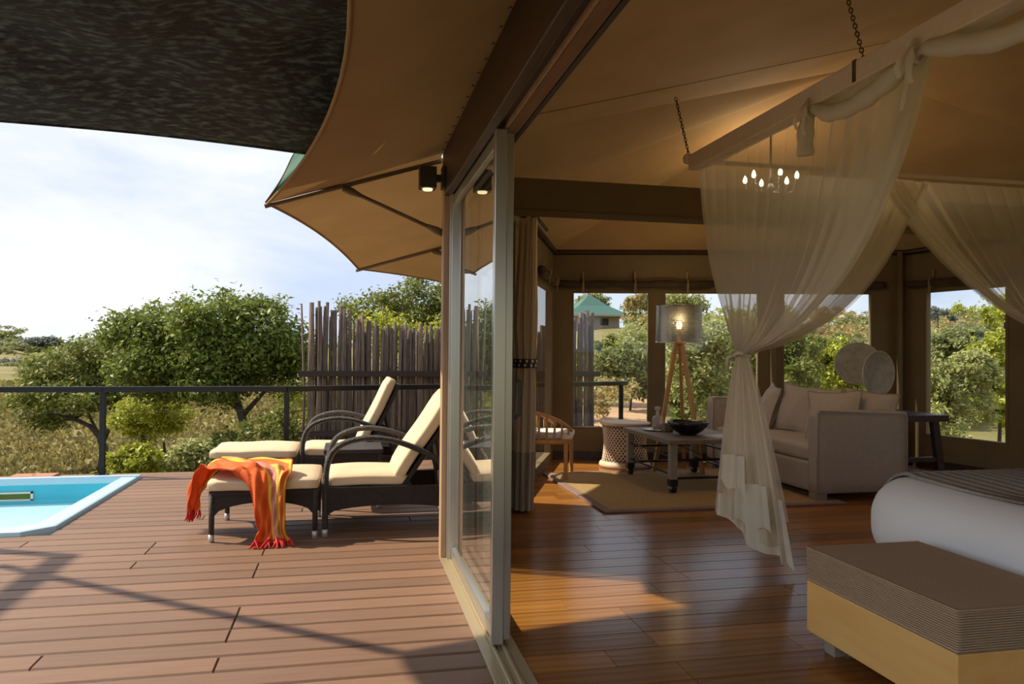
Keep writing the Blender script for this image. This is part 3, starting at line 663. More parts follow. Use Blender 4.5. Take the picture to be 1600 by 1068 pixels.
# ------------------------------------------------------------------ foliage
def leaves(cl, n, size, seed, flat=.0, spread=.22):
    """cl: list of (center, radii). returns verts,faces arrays of small folded leaves in sub-clusters"""
    rg = np.random.default_rng(seed); vols = np.array([r[0]*r[1]*r[2] for _, r in cl]); pr = vols**.7; pr /= pr.sum()
    nc = max(10, n//70); idx = rg.choice(len(cl), nc, p=pr); dirs = rg.normal(size=(nc, 3)); dirs /= np.linalg.norm(dirs, axis=1)[:, None]
    rad = rg.uniform(.55, 1.0, nc)**.6; C = np.array([cl[i][0] for i in idx]); Rr = np.array([cl[i][1] for i in idx]); sc = C+dirs*Rr*rad[:, None]
    ci = rg.integers(0, nc, n); mr = float(np.mean(Rr)); P = sc[ci]+rg.normal(size=(n, 3))*spread*np.minimum(mr, .9)*np.array([1, 1, .7-.3*flat])
    nr = rg.normal(size=(n, 3))+np.array([0, 0, .9])+dirs[ci]*.5; nr /= np.linalg.norm(nr, axis=1)[:, None]
    a = rg.normal(size=(n, 3)); u = np.cross(nr, a); u /= np.linalg.norm(u, axis=1)[:, None]; v = np.cross(nr, u)
    sz = size*rg.uniform(.6, 1.25, n)[:, None]
    V = np.stack([P-u*sz, P-v*sz*.45+nr*sz*.12, P+u*sz, P+v*sz*.45+nr*sz*.12], axis=1).reshape(-1, 3)
    F_ = np.arange(4*n).reshape(n, 4); return V, F_
def leafmesh(name, V, Fc, m):
    me = bpy.data.meshes.new(name); nV, nF = len(V), len(Fc); me.vertices.add(nV); me.vertices.foreach_set('co', V.astype(np.float32).ravel()); me.loops.add(nF*4); me.loops.foreach_set('vertex_index', Fc.astype(np.int32).ravel())
    me.polygons.add(nF); me.polygons.foreach_set('loop_start', np.arange(0, nF*4, 4, dtype=np.int32)); me.polygons.foreach_set('loop_total', np.full(nF, 4, dtype=np.int32)); me.update(); me.materials.append(MAT[m]); return me
def plant(name, label, cat, base, cl, n, size, m, trunks=(), seed=1, group=None, spread=.22, flat=0.):
    base = Vector(base); o = thing(name, label, cat, base, group=group)
    V, Fc = leaves([((Vector(c)-base)[:], r) for c, r in cl], n, size, seed, flat, spread)
    q = bpy.data.objects.new('crown', leafmesh('crown', V, Fc, m)); COL.objects.link(q); q.parent = o
    rg = random.Random(seed); g = MB()
    for pts, r0 in trunks:
        k = len(pts); g.tube(pts, [r0*(1-.7*i/(k-1)) for i in range(k)], 7)
    # twigs towards the blobs
    if trunks:
        fork = Vector(trunks[0][0][-1])
        for c, r in cl:
            c = Vector(c); mid = lerp(fork, c, .5)+Vector((rg.uniform(-.1, .1), rg.uniform(-.1, .1), -.08*r[2])); g.tube([fork, mid, c], [trunks[0][1]*.35, trunks[0][1]*.22, trunks[0][1]*.08], 5)
        g.build('trunk', 'bark', o, True)
    return o
def P(x, y, d): p = pd(x, y, d); return (p.x, p.y, p.z)
def gnd(x, d): p = pd(x, 545, d); return Vector((p.x, p.y, hz(p.x, p.y)-.05))
K = lambda d: d/F_PX
def blobs(lst, d, seed, dep=.8):
    rg = random.Random(seed); return [(P(x, y, d+rg.uniform(-.5, .5)*dep), (rx*K(d), rx*K(d)*1.0, ry*K(d))) for (x, y, rx, ry) in lst]
# big dark tree by the deck
d = 13.
plant('broadleaf_tree', 'large dark green broad-leaved tree beside the pole fence', 'tree', gnd(392, d), blobs([(335, 500, 62, 42), (270, 520, 62, 42), (215, 525, 45, 34), (400, 520, 62, 50), (445, 545, 48, 48), (345, 560, 85, 55), (265, 580, 60, 45), (450, 592, 36, 34), (330, 605, 50, 26), (225, 575, 40, 30)], d, 1), 36000, .052, 'leaf_dark',
      [([gnd(392, d), P(388, 690, d), P(378, 650, d), P(365, 610, d), P(350, 570, d)], .11), ([P(378, 650, d), P(410, 615, d), P(440, 580, d)], .05), ([P(375, 640, d), P(320, 600, d), P(270, 570, d)], .05)], 1)
d = 16.
plant('spreading_tree', 'spreading olive green tree on bent bare branches behind the pool', 'tree', gnd(162, d), blobs([(110, 575, 60, 28), (160, 585, 50, 34), (65, 610, 40, 24), (120, 620, 55, 24), (190, 600, 45, 34), (45, 630, 28, 20), (75, 655, 22, 14), (150, 548, 40, 18)], d, 2), 15000, .055, 'leaf_mid',
      [([gnd(162, d), P(163, 700, d), P(155, 680, d), P(140, 665, d), P(115, 655, d)], .10), ([P(160, 690, d), P(172, 665, d), P(180, 630, d)], .07), ([P(140, 665, d), P(100, 645, d), P(70, 625, d)], .04), ([P(155, 680, d), P(135, 640, d), P(125, 600, d)], .04)], 2)
d = 14.2
plant('yellow_green_tree', 'small yellow-green feathery tree between the two larger ones', 'tree', gnd(243, d), blobs([(228, 640, 42, 22), (205, 655, 32, 20), (255, 650, 36, 24), (240, 668, 40, 18)], d, 3), 9000, .04, 'leaf_yellow',
      [([gnd(243, d), P(240, 720, d), P(232, 700, d), P(222, 685, d), P(225, 660, d)], .085), ([gnd(262, d), P(258, 715, d), P(256, 690, d)], .06)], 3)
for i, (x, y, rx, ry, dd, m, lb) in enumerate(((205, 716, 46, 20, 11.0, 'leaf_yellow', 'low bright green shrub at the deck edge right of the railing post'), (300, 712, 42, 26, 11.2, 'leaf_pale', 'pale leafy shrub at the deck edge under the big tree'), (430, 690, 55, 48, 11.6, 'leaf_mid', 'olive shrub at the deck edge behind the railing post by the fence'), (355, 705, 42, 30, 12.0, 'leaf_mid', 'olive undergrowth round the big tree trunk'), (520, 640, 90, 60, 12.3, 'leaf_yellow', 'sunlit shrub glimpsed through gaps of the pole fence'))):
    plant('shrub', lb, 'shrub', gnd(x, dd), blobs([(x-rx*.4, y, rx*.6, ry*.8), (x+rx*.4, y+4, rx*.6, ry*.8), (x, y-ry*.3, rx*.6, ry*.7), (x, y+ry*.9, rx*.9, ry*.7)], dd, 30+i, .4), 3800, .045, m, (), 30+i)
# behind the fence
d = 19.
plant('leafy_tree', 'leafy olive tree rising behind the pole fence under the awning', 'tree', gnd(640, d), blobs([(640, 462, 40, 30), (600, 478, 36, 26), (570, 488, 34, 18), (680, 470, 40, 32), (720, 480, 50, 40), (650, 500, 60, 26), (545, 482, 16, 12), (600, 520, 60, 30), (700, 520, 50, 30)], d, 4), 15000, .06, 'leaf_mid', [([gnd(640, d), P(645, 600, d), P(640, 520, d)], .14)], 4)
d = 12.5
plant('bright_shrub', 'bright yellow-green shrub just behind the top of the pole fence', 'shrub', gnd(640, d), blobs([(600, 505, 32, 12), (640, 508, 34, 12), (680, 508, 30, 12), (620, 545, 50, 26), (675, 550, 45, 28), (640, 610, 80, 40)], d, 5, .3), 7000, .045, 'leaf_yellow', [([gnd(640, d), P(640, 600, d), P(640, 550, d)], .05)], 5)
# right side, seen through the tent windows
spec = [('window_bush', 'pale green bush outside between the lamp and the bed net', 1120, 580, 75, 95, 13.5, 'leaf_pale', 14000), ('window_bush', 'dense pale bush outside right of the floor lamp shade', 1190, 540, 45, 70, 15., 'leaf_pale', 7000), ('window_bush', 'olive bush outside beyond the fence end and the dirt path', 985, 575, 55, 48, 24., 'leaf_far', 9000),
        ('window_bush', 'green bush beyond the fence end below the hut', 930, 560, 36, 40, 26., 'leaf_mid', 6000), ('window_bush', 'dark leafy bush outside behind the sofa', 1245, 545, 45, 60, 14., 'leaf_mid', 8000), ('window_bush', 'yellow-green bush outside behind the woven discs', 1320, 570, 55, 50, 17., 'leaf_yellow', 7000),
        ('window_bush', 'tangled yellow-green bush outside the right wall window', 1490, 610, 60, 75, 13.5, 'leaf_pale', 11000), ('window_bush', 'pale bush outside beside the right window post', 1560, 600, 45, 85, 14.5, 'leaf_yellow', 8000), ('window_bush', 'olive bush on the slope outside the right window', 1520, 545, 60, 35, 22., 'leaf_far', 7000)]
for i, (nm, lb, x, y, rx, ry, dd, m, n) in enumerate(spec):
    bl = [(x+rx*random.uniform(-.55, .55), y+ry*random.uniform(-.6, .7), rx*.55, ry*.42) for _ in range(8)]
    plant(nm, lb, 'bush', gnd(x, dd), blobs(bl, dd, 60+i, .8), n, .05*dd/14, m, [([gnd(x, dd), P(x+4, y+ry*.3, dd), P(x, y, dd)], .04)], 60+i)
# hillside bushes: shared meshes
rg = random.Random(21); protos = []
for k, m in enumerate(('leaf_far', 'leaf_pale', 'leaf_dry', 'leaf_mid', 'leaf_yellow')):
    cl = [((rg.uniform(-.7, .7), rg.uniform(-.7, .7), rg.uniform(.5, 1.2)), (.65, .65, .5)) for _ in range(6)]; V, Fc = leaves(cl, 2200, .085, 90+k); protos.append(leafmesh('bush_crown', V, Fc, m))
for i in range(170):
    x = rg.uniform(890, 1640); dd = 20*(4.4**rg.random()); p = gnd(x, dd)
    if (925 < x < 1030 and dd < 34) or (880 < x < 975 and 34 < dd): continue
    kk = rg.choice((0, 0, 1, 1, 2, 2, 3, 4)); o = bpy.data.objects.new('hillside_bush', protos[kk]); COL.objects.link(o); sc = rg.uniform(.6, 1.1)*(.75+dd/85); o.location = p; o.scale = (sc, sc, sc*rg.uniform(.7, 1.1)); o.rotation_euler = (0, 0, rg.uniform(0, 6))
    zn = ('low on the slope outside the tent windows', 'halfway up the hillside beyond the tent windows', 'high on the hillside towards the skyline')[0 if dd < 32 else 1 if dd < 55 else 2]; tag(o, ('grey-green', 'pale green', 'dry brownish', 'deep green', 'yellow-green')[kk]+' scrub bush '+zn, 'bush', 'bushes on the hillside')
for i in range(34):
    x = rg.uniform(-250, 470); dd = rg.uniform(30, 150); p = gnd(x, dd)
    kk = rg.choice((0, 3, 0, 1)); o = bpy.data.objects.new('plain_bush', protos[kk]); COL.objects.link(o); sc = rg.uniform(.5, 1.3)*(.6+dd/90); o.location = p; o.scale = (sc*1.3, sc*1.3, sc*.8); o.rotation_euler = (0, 0, rg.uniform(0, 6))
    tag(o, ('grey-green', 'pale green', '', 'deep green')[kk]+' low bush '+('out on the near grass of the plain' if dd < 70 else 'far across the grassy plain'), 'bush', 'bushes on the plain')
# skyline trees
for i, (x, y, rx, ry, dd, m, lb) in enumerate(((8, 538, 34, 10, 120, 'leaf_haze', 'far flat-topped tree at the edge of the plain'), (70, 535, 30, 10, 110, 'leaf_haze', 'far umbrella-shaped tree on the plain skyline'), (10, 572, 38, 16, 80, 'leaf_haze', 'far rounded dark tree below the skyline trees on the plain'), (95, 545, 26, 9, 130, 'leaf_haze', 'far small tree beside the umbrella-shaped one'),
        (925, 470, 22, 14, 95, 'leaf_far', 'tree rising behind the green hut roof'), (1060, 470, 40, 16, 60, 'leaf_pale', 'rounded tree on the skyline left of the lamp shade'), (1000, 470, 18, 16, 60, 'leaf_dry', 'brownish dry tree on the skyline by the hut'), (1465, 490, 22, 14, 45, 'leaf_haze', 'thin bare-branched tree on the skyline in the right window'), (1505, 498, 24, 5, 90, 'leaf_far', 'far acacia with a flat crown in the right window'), (1570, 480, 30, 30, 40, 'leaf_yellow', 'yellow-green tree at the slope top in the right window'))):
    n = 900 if i == 7 else 3500
    plant('skyline_tree', lb, 'tree', gnd(x, dd), blobs([(x+rx*q, y+ry*.3*abs(q), rx*.5, ry*.7) for q in (-.7, -.2, .3, .7)], dd, 200+i, 2), n, .05*dd/22, m, [([gnd(x, dd), P(x, (y+560)/2, dd), P(x, y, dd)], .0022*dd)], 200+i, spread=.3)
# far hill line on the left
g = MB(); n = 60
for i in range(n+1):
    a = R(-60+i*1.6); r = 420; x, y = r*math.sin(a), r*math.cos(a); h = 3.5+5*math.sin(i*.35+.5)**2*(1 if i < 30 else .5)
    g.v += [(x, y, -4), (x*.98, y*.98, h*.5), (x, y, h)]
g.f = [(3*i+k, 3*i+3+k, 3*i+4+k, 3*i+1+k) for i in range(n) for k in (0, 1)]
struct(g.build('hills', mat('hillmat', (.16, .165, .14), 1., (.12, .135, .105), .05), smooth=True))
# grass on the plain
rgn = np.random.default_rng(5); n = 52000
th = rgn.uniform(R(-42), R(-2), n)+YAW; rr_ = 9.5*(7.**rgn.random(n)); X = rr_*np.sin(th); Yv = rr_*np.cos(th); ok = (Yv > 9.2); X, Yv, rr_ = X[ok], Yv[ok], rr_[ok]; n = len(X)
Zv = np.array([hz(a, c) for a, c in zip(X, Yv)]); hgt = (.05+.0022*rr_)*rgn.uniform(.5, 1.3, n); wd = .010*rr_**.8*.35; an = rgn.uniform(0, 6.28, n); lx = rgn.normal(size=n)*.3*hgt; ly = rgn.normal(size=n)*.3*hgt
dx, dy = np.cos(an)*wd, np.sin(an)*wd
V = np.stack([np.stack([X-dx, Yv-dy, Zv], 1), np.stack([X+dx, Yv+dy, Zv], 1), np.stack([X+dx*.6+lx, Yv+dy*.6+ly, Zv+hgt], 1), np.stack([X-dx*.6+lx, Yv-dy*.6+ly, Zv+hgt], 1)], 1).reshape(-1, 3)
o = bpy.data.objects.new('grass', leafmesh('grass', V, np.arange(4*n).reshape(n, 4), 'grass_blade')); COL.objects.link(o); tag(o, 'dry yellowish grass covering the plain beyond the deck', 'grass', kind='stuff')
# hut
hd = 83.; hc = gnd(920, hd); hb = thing('safari_hut', 'distant hut with green tent roof and buff walls on the hillside', 'hut', hc, R(10))
zb = pd(920, 493, hd).z; zt_ = pd(920, 460, hd).z
MB().box((hc.x, hc.y, (zb+hc.z-1)/2), (5.2, 5.0, zb-hc.z+1)).build('wall', 'hutwall', hb)
def hroof():
    g = MB(); prof = [(3.7, zb-.15), (3.2, zb+.12), (1.6, lerp(zb, zt_, .45)), (.25, zt_-.15), (.02, zt_)]
    for r, z in prof: g.v += [(hc.x+sx*r, hc.y+sy*r, z) for sx, sy in ((-1, -1), (1, -1), (1, 1), (-1, 1))]
    g.f = [(k*4+j, k*4+(j+1) % 4, k*4+4+(j+1) % 4, k*4+4+j) for k in range(4) for j in range(4)]; return g
hroof().build('roof', 'hutroof', hb); MB().box((hc.x+.9, hc.y-2.52, zb-.75), (.9, .06, .7)).build('window', 'blackmetal', hb); MB().box((hc.x, hc.y, zb-.12), (7.5, 7.5, .18)).build('eave_board', 'hutwall', hb)
# ------------------------------------------------------------------ lounge furniture
b = MB(); b.bb(2.03, 4.02, 5.68, 7.455, .001, .013); rug = thing('sisal_rug', 'natural sisal rug with mauve cloth border under the coffee table', 'rug', (3, 6.6, 0)); b.build('rug_field', 'rug', rug)
g = MB()
for q in ((1.955, 2.03, 5.605, 7.53), (4.02, 4.09, 5.605, 7.53), (2.03, 4.02, 5.605, 5.68), (2.03, 4.02, 7.455, 7.53)): g.bb(q[0], q[1], q[2], q[3], .001, .016)
g.build('border', 'rug_border', rug, bevel=.003)
# sofa
sf = thing('sofa', 'taupe upholstered three-seat sofa with square high arms', 'sofa', (4.3, 6.7, 0)); X0, X1, Y0, Y1 = 3.87, 4.76, 5.71, 7.72
for ya in (Y0, Y1-.13):
    g = MB(); g.rbox(((X0+X1)/2, ya+.065, .425), ((X1-X0)/2, .065, .355), .022, 8, lambda p: Vector((p.x, p.y, p.z-.02*(p.x+.44)*(1 if p.z > 0 else 0)))); g.build('arm', 'sofa', sf, True, merge=True)
    for xx in (X0, X1):
        pass
for ya in (Y0+.004, Y1-.004):
    for yb in (ya, ya+.122 if ya < 6 else ya-.122):
        g = MB(); g.tube([(X0+.012, yb, .075), (X0+.010, yb, .75), (X0+.03, yb, .776), (X1-.03, yb, .74), (X1-.008, yb, .71), (X1-.008, yb, .08)], .006, 6); g.build('piping', 'sofa_cushion', sf, True)
g = MB(); g.rbox((X1-.09, (Y0+Y1)/2, .40), (.09, (Y1-Y0)/2-.12, .33), .025, 8); g.build('back', 'sofa', sf, True, merge=True)
g = MB(); g.rbox(((X0+X1)/2-.05, (Y0+Y1)/2, .20), ((X1-X0)/2-.07, (Y1-Y0)/2-.12, .13), .015, 8); g.build('base', 'sofa', sf, True, merge=True)
g = MB(); g.rbox((X0+.37, (Y0+Y1)/2, .395), (.35, (Y1-Y0)/2-.135, .07), .045, 14, lambda p: Vector((p.x, p.y, p.z+.012*math.cos(p.y*1.5)*(1 if p.z > 0 else 0)))); g.build('seat_cushion', 'sofa_cushion', sf, True, merge=True)
for (xx, yy) in ((X0+.06, Y0+.07), (X0+.06, Y1-.07), (X1-.06, Y0+.07), (X1-.06, Y1-.07)): MB().box((xx, yy, .037), (.11, .10, .074)).build('leg', 'legwood', sf, bevel=.004)
def pillow(label, c, W, Hh, T, rot, m='sofa_cushion'):
    o = thing('scatter_cushion', label, 'cushion', c)
    g = MB()
    for sg in (-1, 1):
        def fn(u, v):
            a, e = 2*u-1, 2*v-1; k = max(0, (1-a*a)*(1-e*e))**.52; pinch = 1-.11*(1-abs(e)**2); pin2 = 1-.11*(1-abs(a)**2)
            return Vector(c)+rot @ Vector((sg*T/2*k+.006*math.sin(7*a+3*e), a*W/2*pinch, e*Hh/2*pin2))
        g.grid(fn, 16, 16)
    q = g.build('cover', m, o, True, merge=True)
    g = MB(); ed = []
    for a, e in [(t, -1) for t in np.linspace(-1, 1, 9)]+[(1, t) for t in np.linspace(-1, 1, 9)][1:]+[(t, 1) for t in np.linspace(1, -1, 9)][1:]+[(-1, t) for t in np.linspace(1, -1, 9)][1:-1]:
        pinch = 1-.11*(1-abs(e)**2); pin2 = 1-.11*(1-abs(a)**2); ed.append(Vector(c)+rot @ Vector((.006*math.sin(7*a+3*e), a*W/2*pinch, e*Hh/2*pin2)))
    g.tube(ed, .006, 5, closed=True); g.build('piping', 'legwood', o, True)
def prot(yaw, tilt, roll=0): return Matrix.Rotation(yaw, 3, 'Z') @ Matrix.Rotation(tilt, 3, 'Y') @ Matrix.Rotation(roll, 3, 'X')
pillow('taupe scatter cushion propped in the sofa middle left of the upright pair', (4.43, 6.86, .70), .50, .50, .20, prot(R(12), R(14), R(4)))
pillow('taupe scatter cushion second along the sofa seat', (4.44, 6.45, .69), .48, .50, .20, prot(R(-8), R(16), R(-3)))
pillow('taupe scatter cushion leaning against the near sofa arm', (4.30, 6.10, .69), .50, .48, .20, prot(R(30), R(15), R(-4)))
pillow('taupe scatter cushion behind the others by the back corner of the sofa', (4.58, 5.98, .73), .46, .40, .18, prot(R(40), R(8), R(6)))
pillow('taupe scatter cushion at the far sofa arm half hidden by the bed net', (4.36, 7.25, .69), .50, .48, .19, prot(R(-20), R(15), R(5)))
# coffee table
tb = thing('coffee_table', 'low weathered wooden coffee table with iron stretchers', 'coffee table', (3.15, 6.8, 0)); TX0, TX1, TY0, TY1, TZ = 2.76, 3.58, 6.20, 7.38, .485
for i in range(5):
    w_ = (TX1-TX0)/5; MB().bb(TX0+i*w_+.001, TX0+(i+1)*w_-.001, TY0, TY1, TZ-.04, TZ).build('top_board', 'greywood', tb, bevel=.003)
for xx in (TX0+.06, TX1-.06):
    for yy in (TY0+.07, TY1-.07):
        l = MB().bb(xx-.033, xx+.033, yy-.033, yy+.033, .05, TZ-.04).build('leg', 'legwood', tb, bevel=.004)
        g = MB(); g.bb(xx-.036, xx+.036, yy-.036, yy+.036, .075, .135); g.tube([(xx-.022, yy-.008, .052), (xx+.022, yy-.008, .052)], .036, 14); g.build('iron_shoe', 'blackmetal', l)
for z in (.14, .30):
    for yy in (TY0+.07, TY1-.07): g = MB(); g.tube([(TX0+.06, yy, z), (TX1-.06, yy, z)], .011, 8); g.build('stretcher', 'blackmetal', tb)
    for xx in (TX0+.06, TX1-.06): g = MB(); g.tube([(xx, TY0+.07, z+.03), (xx, TY1-.07, z+.03)], .009, 8); g.build('stretcher', 'blackmetal', tb)
for yy in (TY0+.07,): g = MB(); g.tube([(TX0+.10, yy+.01, .44), (TX0+.45, yy+.01, .30), (TX1-.15, yy+.01, .15)], .004, 5); g.build('brace_wire', 'blackmetal', tb)
g = MB(); g.lathe([(.0, .004), (.075, .004), (.13, .035), (.18, .085), (.195, .125), (.188, .128), (.17, .095), (.12, .045), (.06, .018), (0, .016)], 32, (3.13, 6.62, TZ)); tag(g.build('black_bowl', 'black_gloss', smooth=True), 'wide black carved bowl on the coffee table', 'bowl')
tr_ = thing('drinks_tray', 'small silver tray under the decanter', 'tray', (2.99, 7.02, TZ)); g = MB(); g.lathe([(0, .003), (.115, .003), (.135, .018), (.139, .016), (.118, -.0), (0, 0)], 28, (2.99, 7.02, TZ+.001)); g.build('tray_dish', 'silver', tr_, True)
dc = thing('whisky_decanter', 'cut crystal decanter with dark spirit on the silver tray', 'decanter', (3.0, 7.03, TZ+.004))
g = MB(); g.lathe([(.0, 0), (.052, 0), (.056, .01), (.056, .115), (.05, .13), (.02, .145), (.016, .175), (.024, .182)], 12, (3.0, 7.03, TZ+.005)); g.build('bottle', 'crystal', dc)
g = MB(); g.lathe([(0, .006), (.048, .006), (.048, .055), (0, .055)], 16, (3.0, 7.03, TZ+.005)); g.build('spirit', 'whisky', dc, True)
g = MB(); g.lathe([(.0, .178), (.013, .178), (.016, .19), (.03, .20), (.03, .225), (.0, .235)], 8, (3.0, 7.03, TZ+.005)); g.build('stopper', 'crystal', dc)
g = MB(); g.lathe([(.0, 0), (.03, 0), (.034, .07), (.032, .07), (.028, .006), (0, .006)], 14, (3.075, 6.96, TZ+.006)); tag(g.build('tumbler', 'crystal', smooth=True), 'small clear glass tumbler beside the decanter', 'glass')
b = MB(); b.bb(3.0, 3.09, 6.86, 6.93, TZ+.001, TZ+.085); tag(b.build('wooden_box', 'greywood', bevel=.003), 'small wooden box on the table behind the bowl', 'box')
mg = thing('magazine', 'pale grey magazine lying on the coffee table edge beside the bowl', 'magazine', (3.4, 6.34, TZ)); MB().box((3.37, 6.36, TZ+.007), (.30, .23, .012), R(8)).build('pages', 'band_white', mg); MB().box((3.37, 6.36, TZ+.0145), (.304, .234, .003), R(8)).build('cover', 'paper', mg)
# drum stool with lattice wall
sc_ = (2.98, 7.88); st = thing('lattice_drum_stool', 'pale carved wooden drum stool with pierced lattice sides', 'stool', (*sc_, 0)); rS = .245
g = MB(); g.lathe([(0, .45), (.20, .452), (.262, .462), (.278, .478), (.272, .492), (.24, .496), (.22, .488), (0, .486)], 32, (*sc_, 0)); g.build('top', 'stool', st, True)
g = MB(); g.lathe([(.22, .0), (.265, .002), (.285, .025), (.275, .055), (.245, .075), (.22, .07)], 32, (*sc_, 0)); g.build('base_ring', 'stool', st, True)
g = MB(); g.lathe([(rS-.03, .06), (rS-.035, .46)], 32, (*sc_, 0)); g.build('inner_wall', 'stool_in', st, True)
g = MB(); nu, nv = 36, 15
for j in range(nv+1):
    for i in range(nu): a = 2*math.pi*(i+.5*(j % 2))/nu; r = rS-.02*math.sin(math.pi*j/nv); g.v.append((sc_[0]+r*math.cos(a), sc_[1]+r*math.sin(a), .065+.395*j/nv))
for j in range(nv-1):
    for i in range(nu):
        o_ = j % 2; a = j*nu+(i if o_ == 0 else i); l = (j+1)*nu+((i-1+o_) % nu); r_ = (j+1)*nu+((i+o_) % nu); t = (j+2)*nu+i if j+2 <= nv else None
        if t is not None: g.f.append((a, r_, t, l))
q = g.build('lattice', 'stool', st); m_ = q.modifiers.new('wire', 'WIREFRAME'); m_.thickness = .016; m_.use_replace = True
# tripod floor lamp
lp = pd(1061, 540, 8.05); lx, ly = lp.x, lp.y; fl = thing('tripod_floor_lamp', 'tripod floor lamp with perforated silver drum shade', 'floor lamp', (lx, ly, 0))
for k, (ax, ay) in enumerate(((-.30, -.05), (.16, -.24), (.18, .24))):
    g = MB(); a = Vector((lx+ax*.12, ly+ay*.12, 1.36)); e = Vector((lx+ax, ly+ay, 0)); g.seg(a, e, .045, .03, (ay, -ax, 0)); g.build('leg', 'oak', fl, bevel=.004)
g = MB(); g.lathe([(0, 0), (.05, 0), (.055, .03), (.02, .04), (.015, .16), (0, .16)], 16, (lx, ly, 1.34)); g.build('hub', 'oak', fl, True)
def perfmat():
    m = mat('perforated', (.30, .275, .24), .3, metal=.95); t = m.node_tree; N = t.nodes; L = t.links; uvn = N.new('ShaderNodeTexCoord'); mpn = N.new('ShaderNodeMapping'); mpn.inputs['Scale'].default_value = (96, 22, 1); L.new(uvn.outputs['UV'], mpn.inputs[0])
    vo = N.new('ShaderNodeTexVoronoi'); vo.inputs['Randomness'].default_value = .0; vo.inputs['Scale'].default_value = 1.; L.new(mpn.outputs[0], vo.inputs['Vector']); lt = N.new('ShaderNodeMath'); lt.operation = 'GREATER_THAN'; lt.inputs[1].default_value = .30; L.new(vo.outputs['Distance'], lt.inputs[0])
    tp = N.new('ShaderNodeBsdfTransparent'); mx = N.new('ShaderNodeMixShader'); L.new(lt.outputs[0], mx.inputs[0]); L.new(tp.outputs[0], mx.inputs[1]); L.new(N['Principled BSDF'].outputs[0], mx.inputs[2]); L.new(mx.outputs[0], N['Material Output'].inputs[0])
perfmat(); g = MB(); g.grid(lambda u, v: (lx+(.245-.008*v)*math.cos(2*math.pi*u), ly+(.245-.008*v)*math.sin(2*math.pi*u), 1.365+.385*v), 64, 4); sh = g.build('shade', 'perforated', fl, True)
g = MB()
for z, r in ((1.365, .245), (1.75, .237)): g.tube([(lx+r*math.cos(k*math.pi/24), ly+r*math.sin(k*math.pi/24), z) for k in range(48)], .005, 6, closed=True)
for k in range(3): a = k*2.094; g.tube([(lx, ly, 1.49), (lx+.24*math.cos(a), ly+.24*math.sin(a), 1.74)], .003, 4)
g.build('rim', 'silver', sh, True)
g = MB(); g.lathe([(0, 0), (.02, .01), (.03, .05), (.018, .09), (0, .10)], 14, (lx, ly, 1.50)); g.build('bulb', 'bulb', fl, True)
# slatted armchair
ch = thing('slatted_armchair', 'light wooden barrel armchair with curved slats and white seat pad', 'armchair', (1.97, 7.3, 0)); cx, cyy = 1.92, 7.32
LP_ = [(2.07, 7.07), (2.27, 7.55), (1.62, 7.12), (1.76, 7.66)]
for (xx, yy) in LP_: MB().seg((xx, yy, 0), (xx, yy, .40), .034, .034, (1, 0, 0)).build('leg', 'oak', ch, bevel=.004)
def arc(t, k=1., z=0.):   # t from near front end round the back to the far front end
    a = R(-58-t*244); return Vector((cx+.02+.33*k*math.cos(a), cyy+.02+.33*k*math.sin(a), z))
g = MB(); g.tube([arc(i/20, 1.04, .69-.20*abs(2*i/20-1)**3) for i in range(21)], .017, 8); g.build('top_rail', 'oak', ch, True)
g = MB(); g.tube([arc(i/20, .95, .39) for i in range(21)], .020, 8); g.build('seat_rail', 'oak', ch, True)
g = MB(); g.seg((2.07, 7.07, .385), (2.27, 7.55, .385), .03, .05); g.seg((2.07, 7.07, .385), (1.62, 7.12, .385), .03, .05); g.seg((2.27, 7.55, .385), (1.76, 7.66, .385), .03, .05); g.build('seat_frame', 'oak', ch)
for i in range(19):
    t = .03+.94*i/18; a, e = arc(t, .95, .39), arc(t, 1.04, .69-.20*abs(2*t-1)**3); g = MB(); g.tube([a, lerp(a, e, .5)+(a-Vector((cx, cyy, .39))).normalized()*.012, e], .011, 6); g.build('slat', 'oak', ch, True)
g = MB(); g.rbox((cx+.03, cyy+.03, .435), (.27, .27, .035), .03, 8, lambda p: Matrix.Rotation(R(-20), 3, 'Z') @ p); g.build('seat_pad', 'white_cushion', ch, True, merge=True)
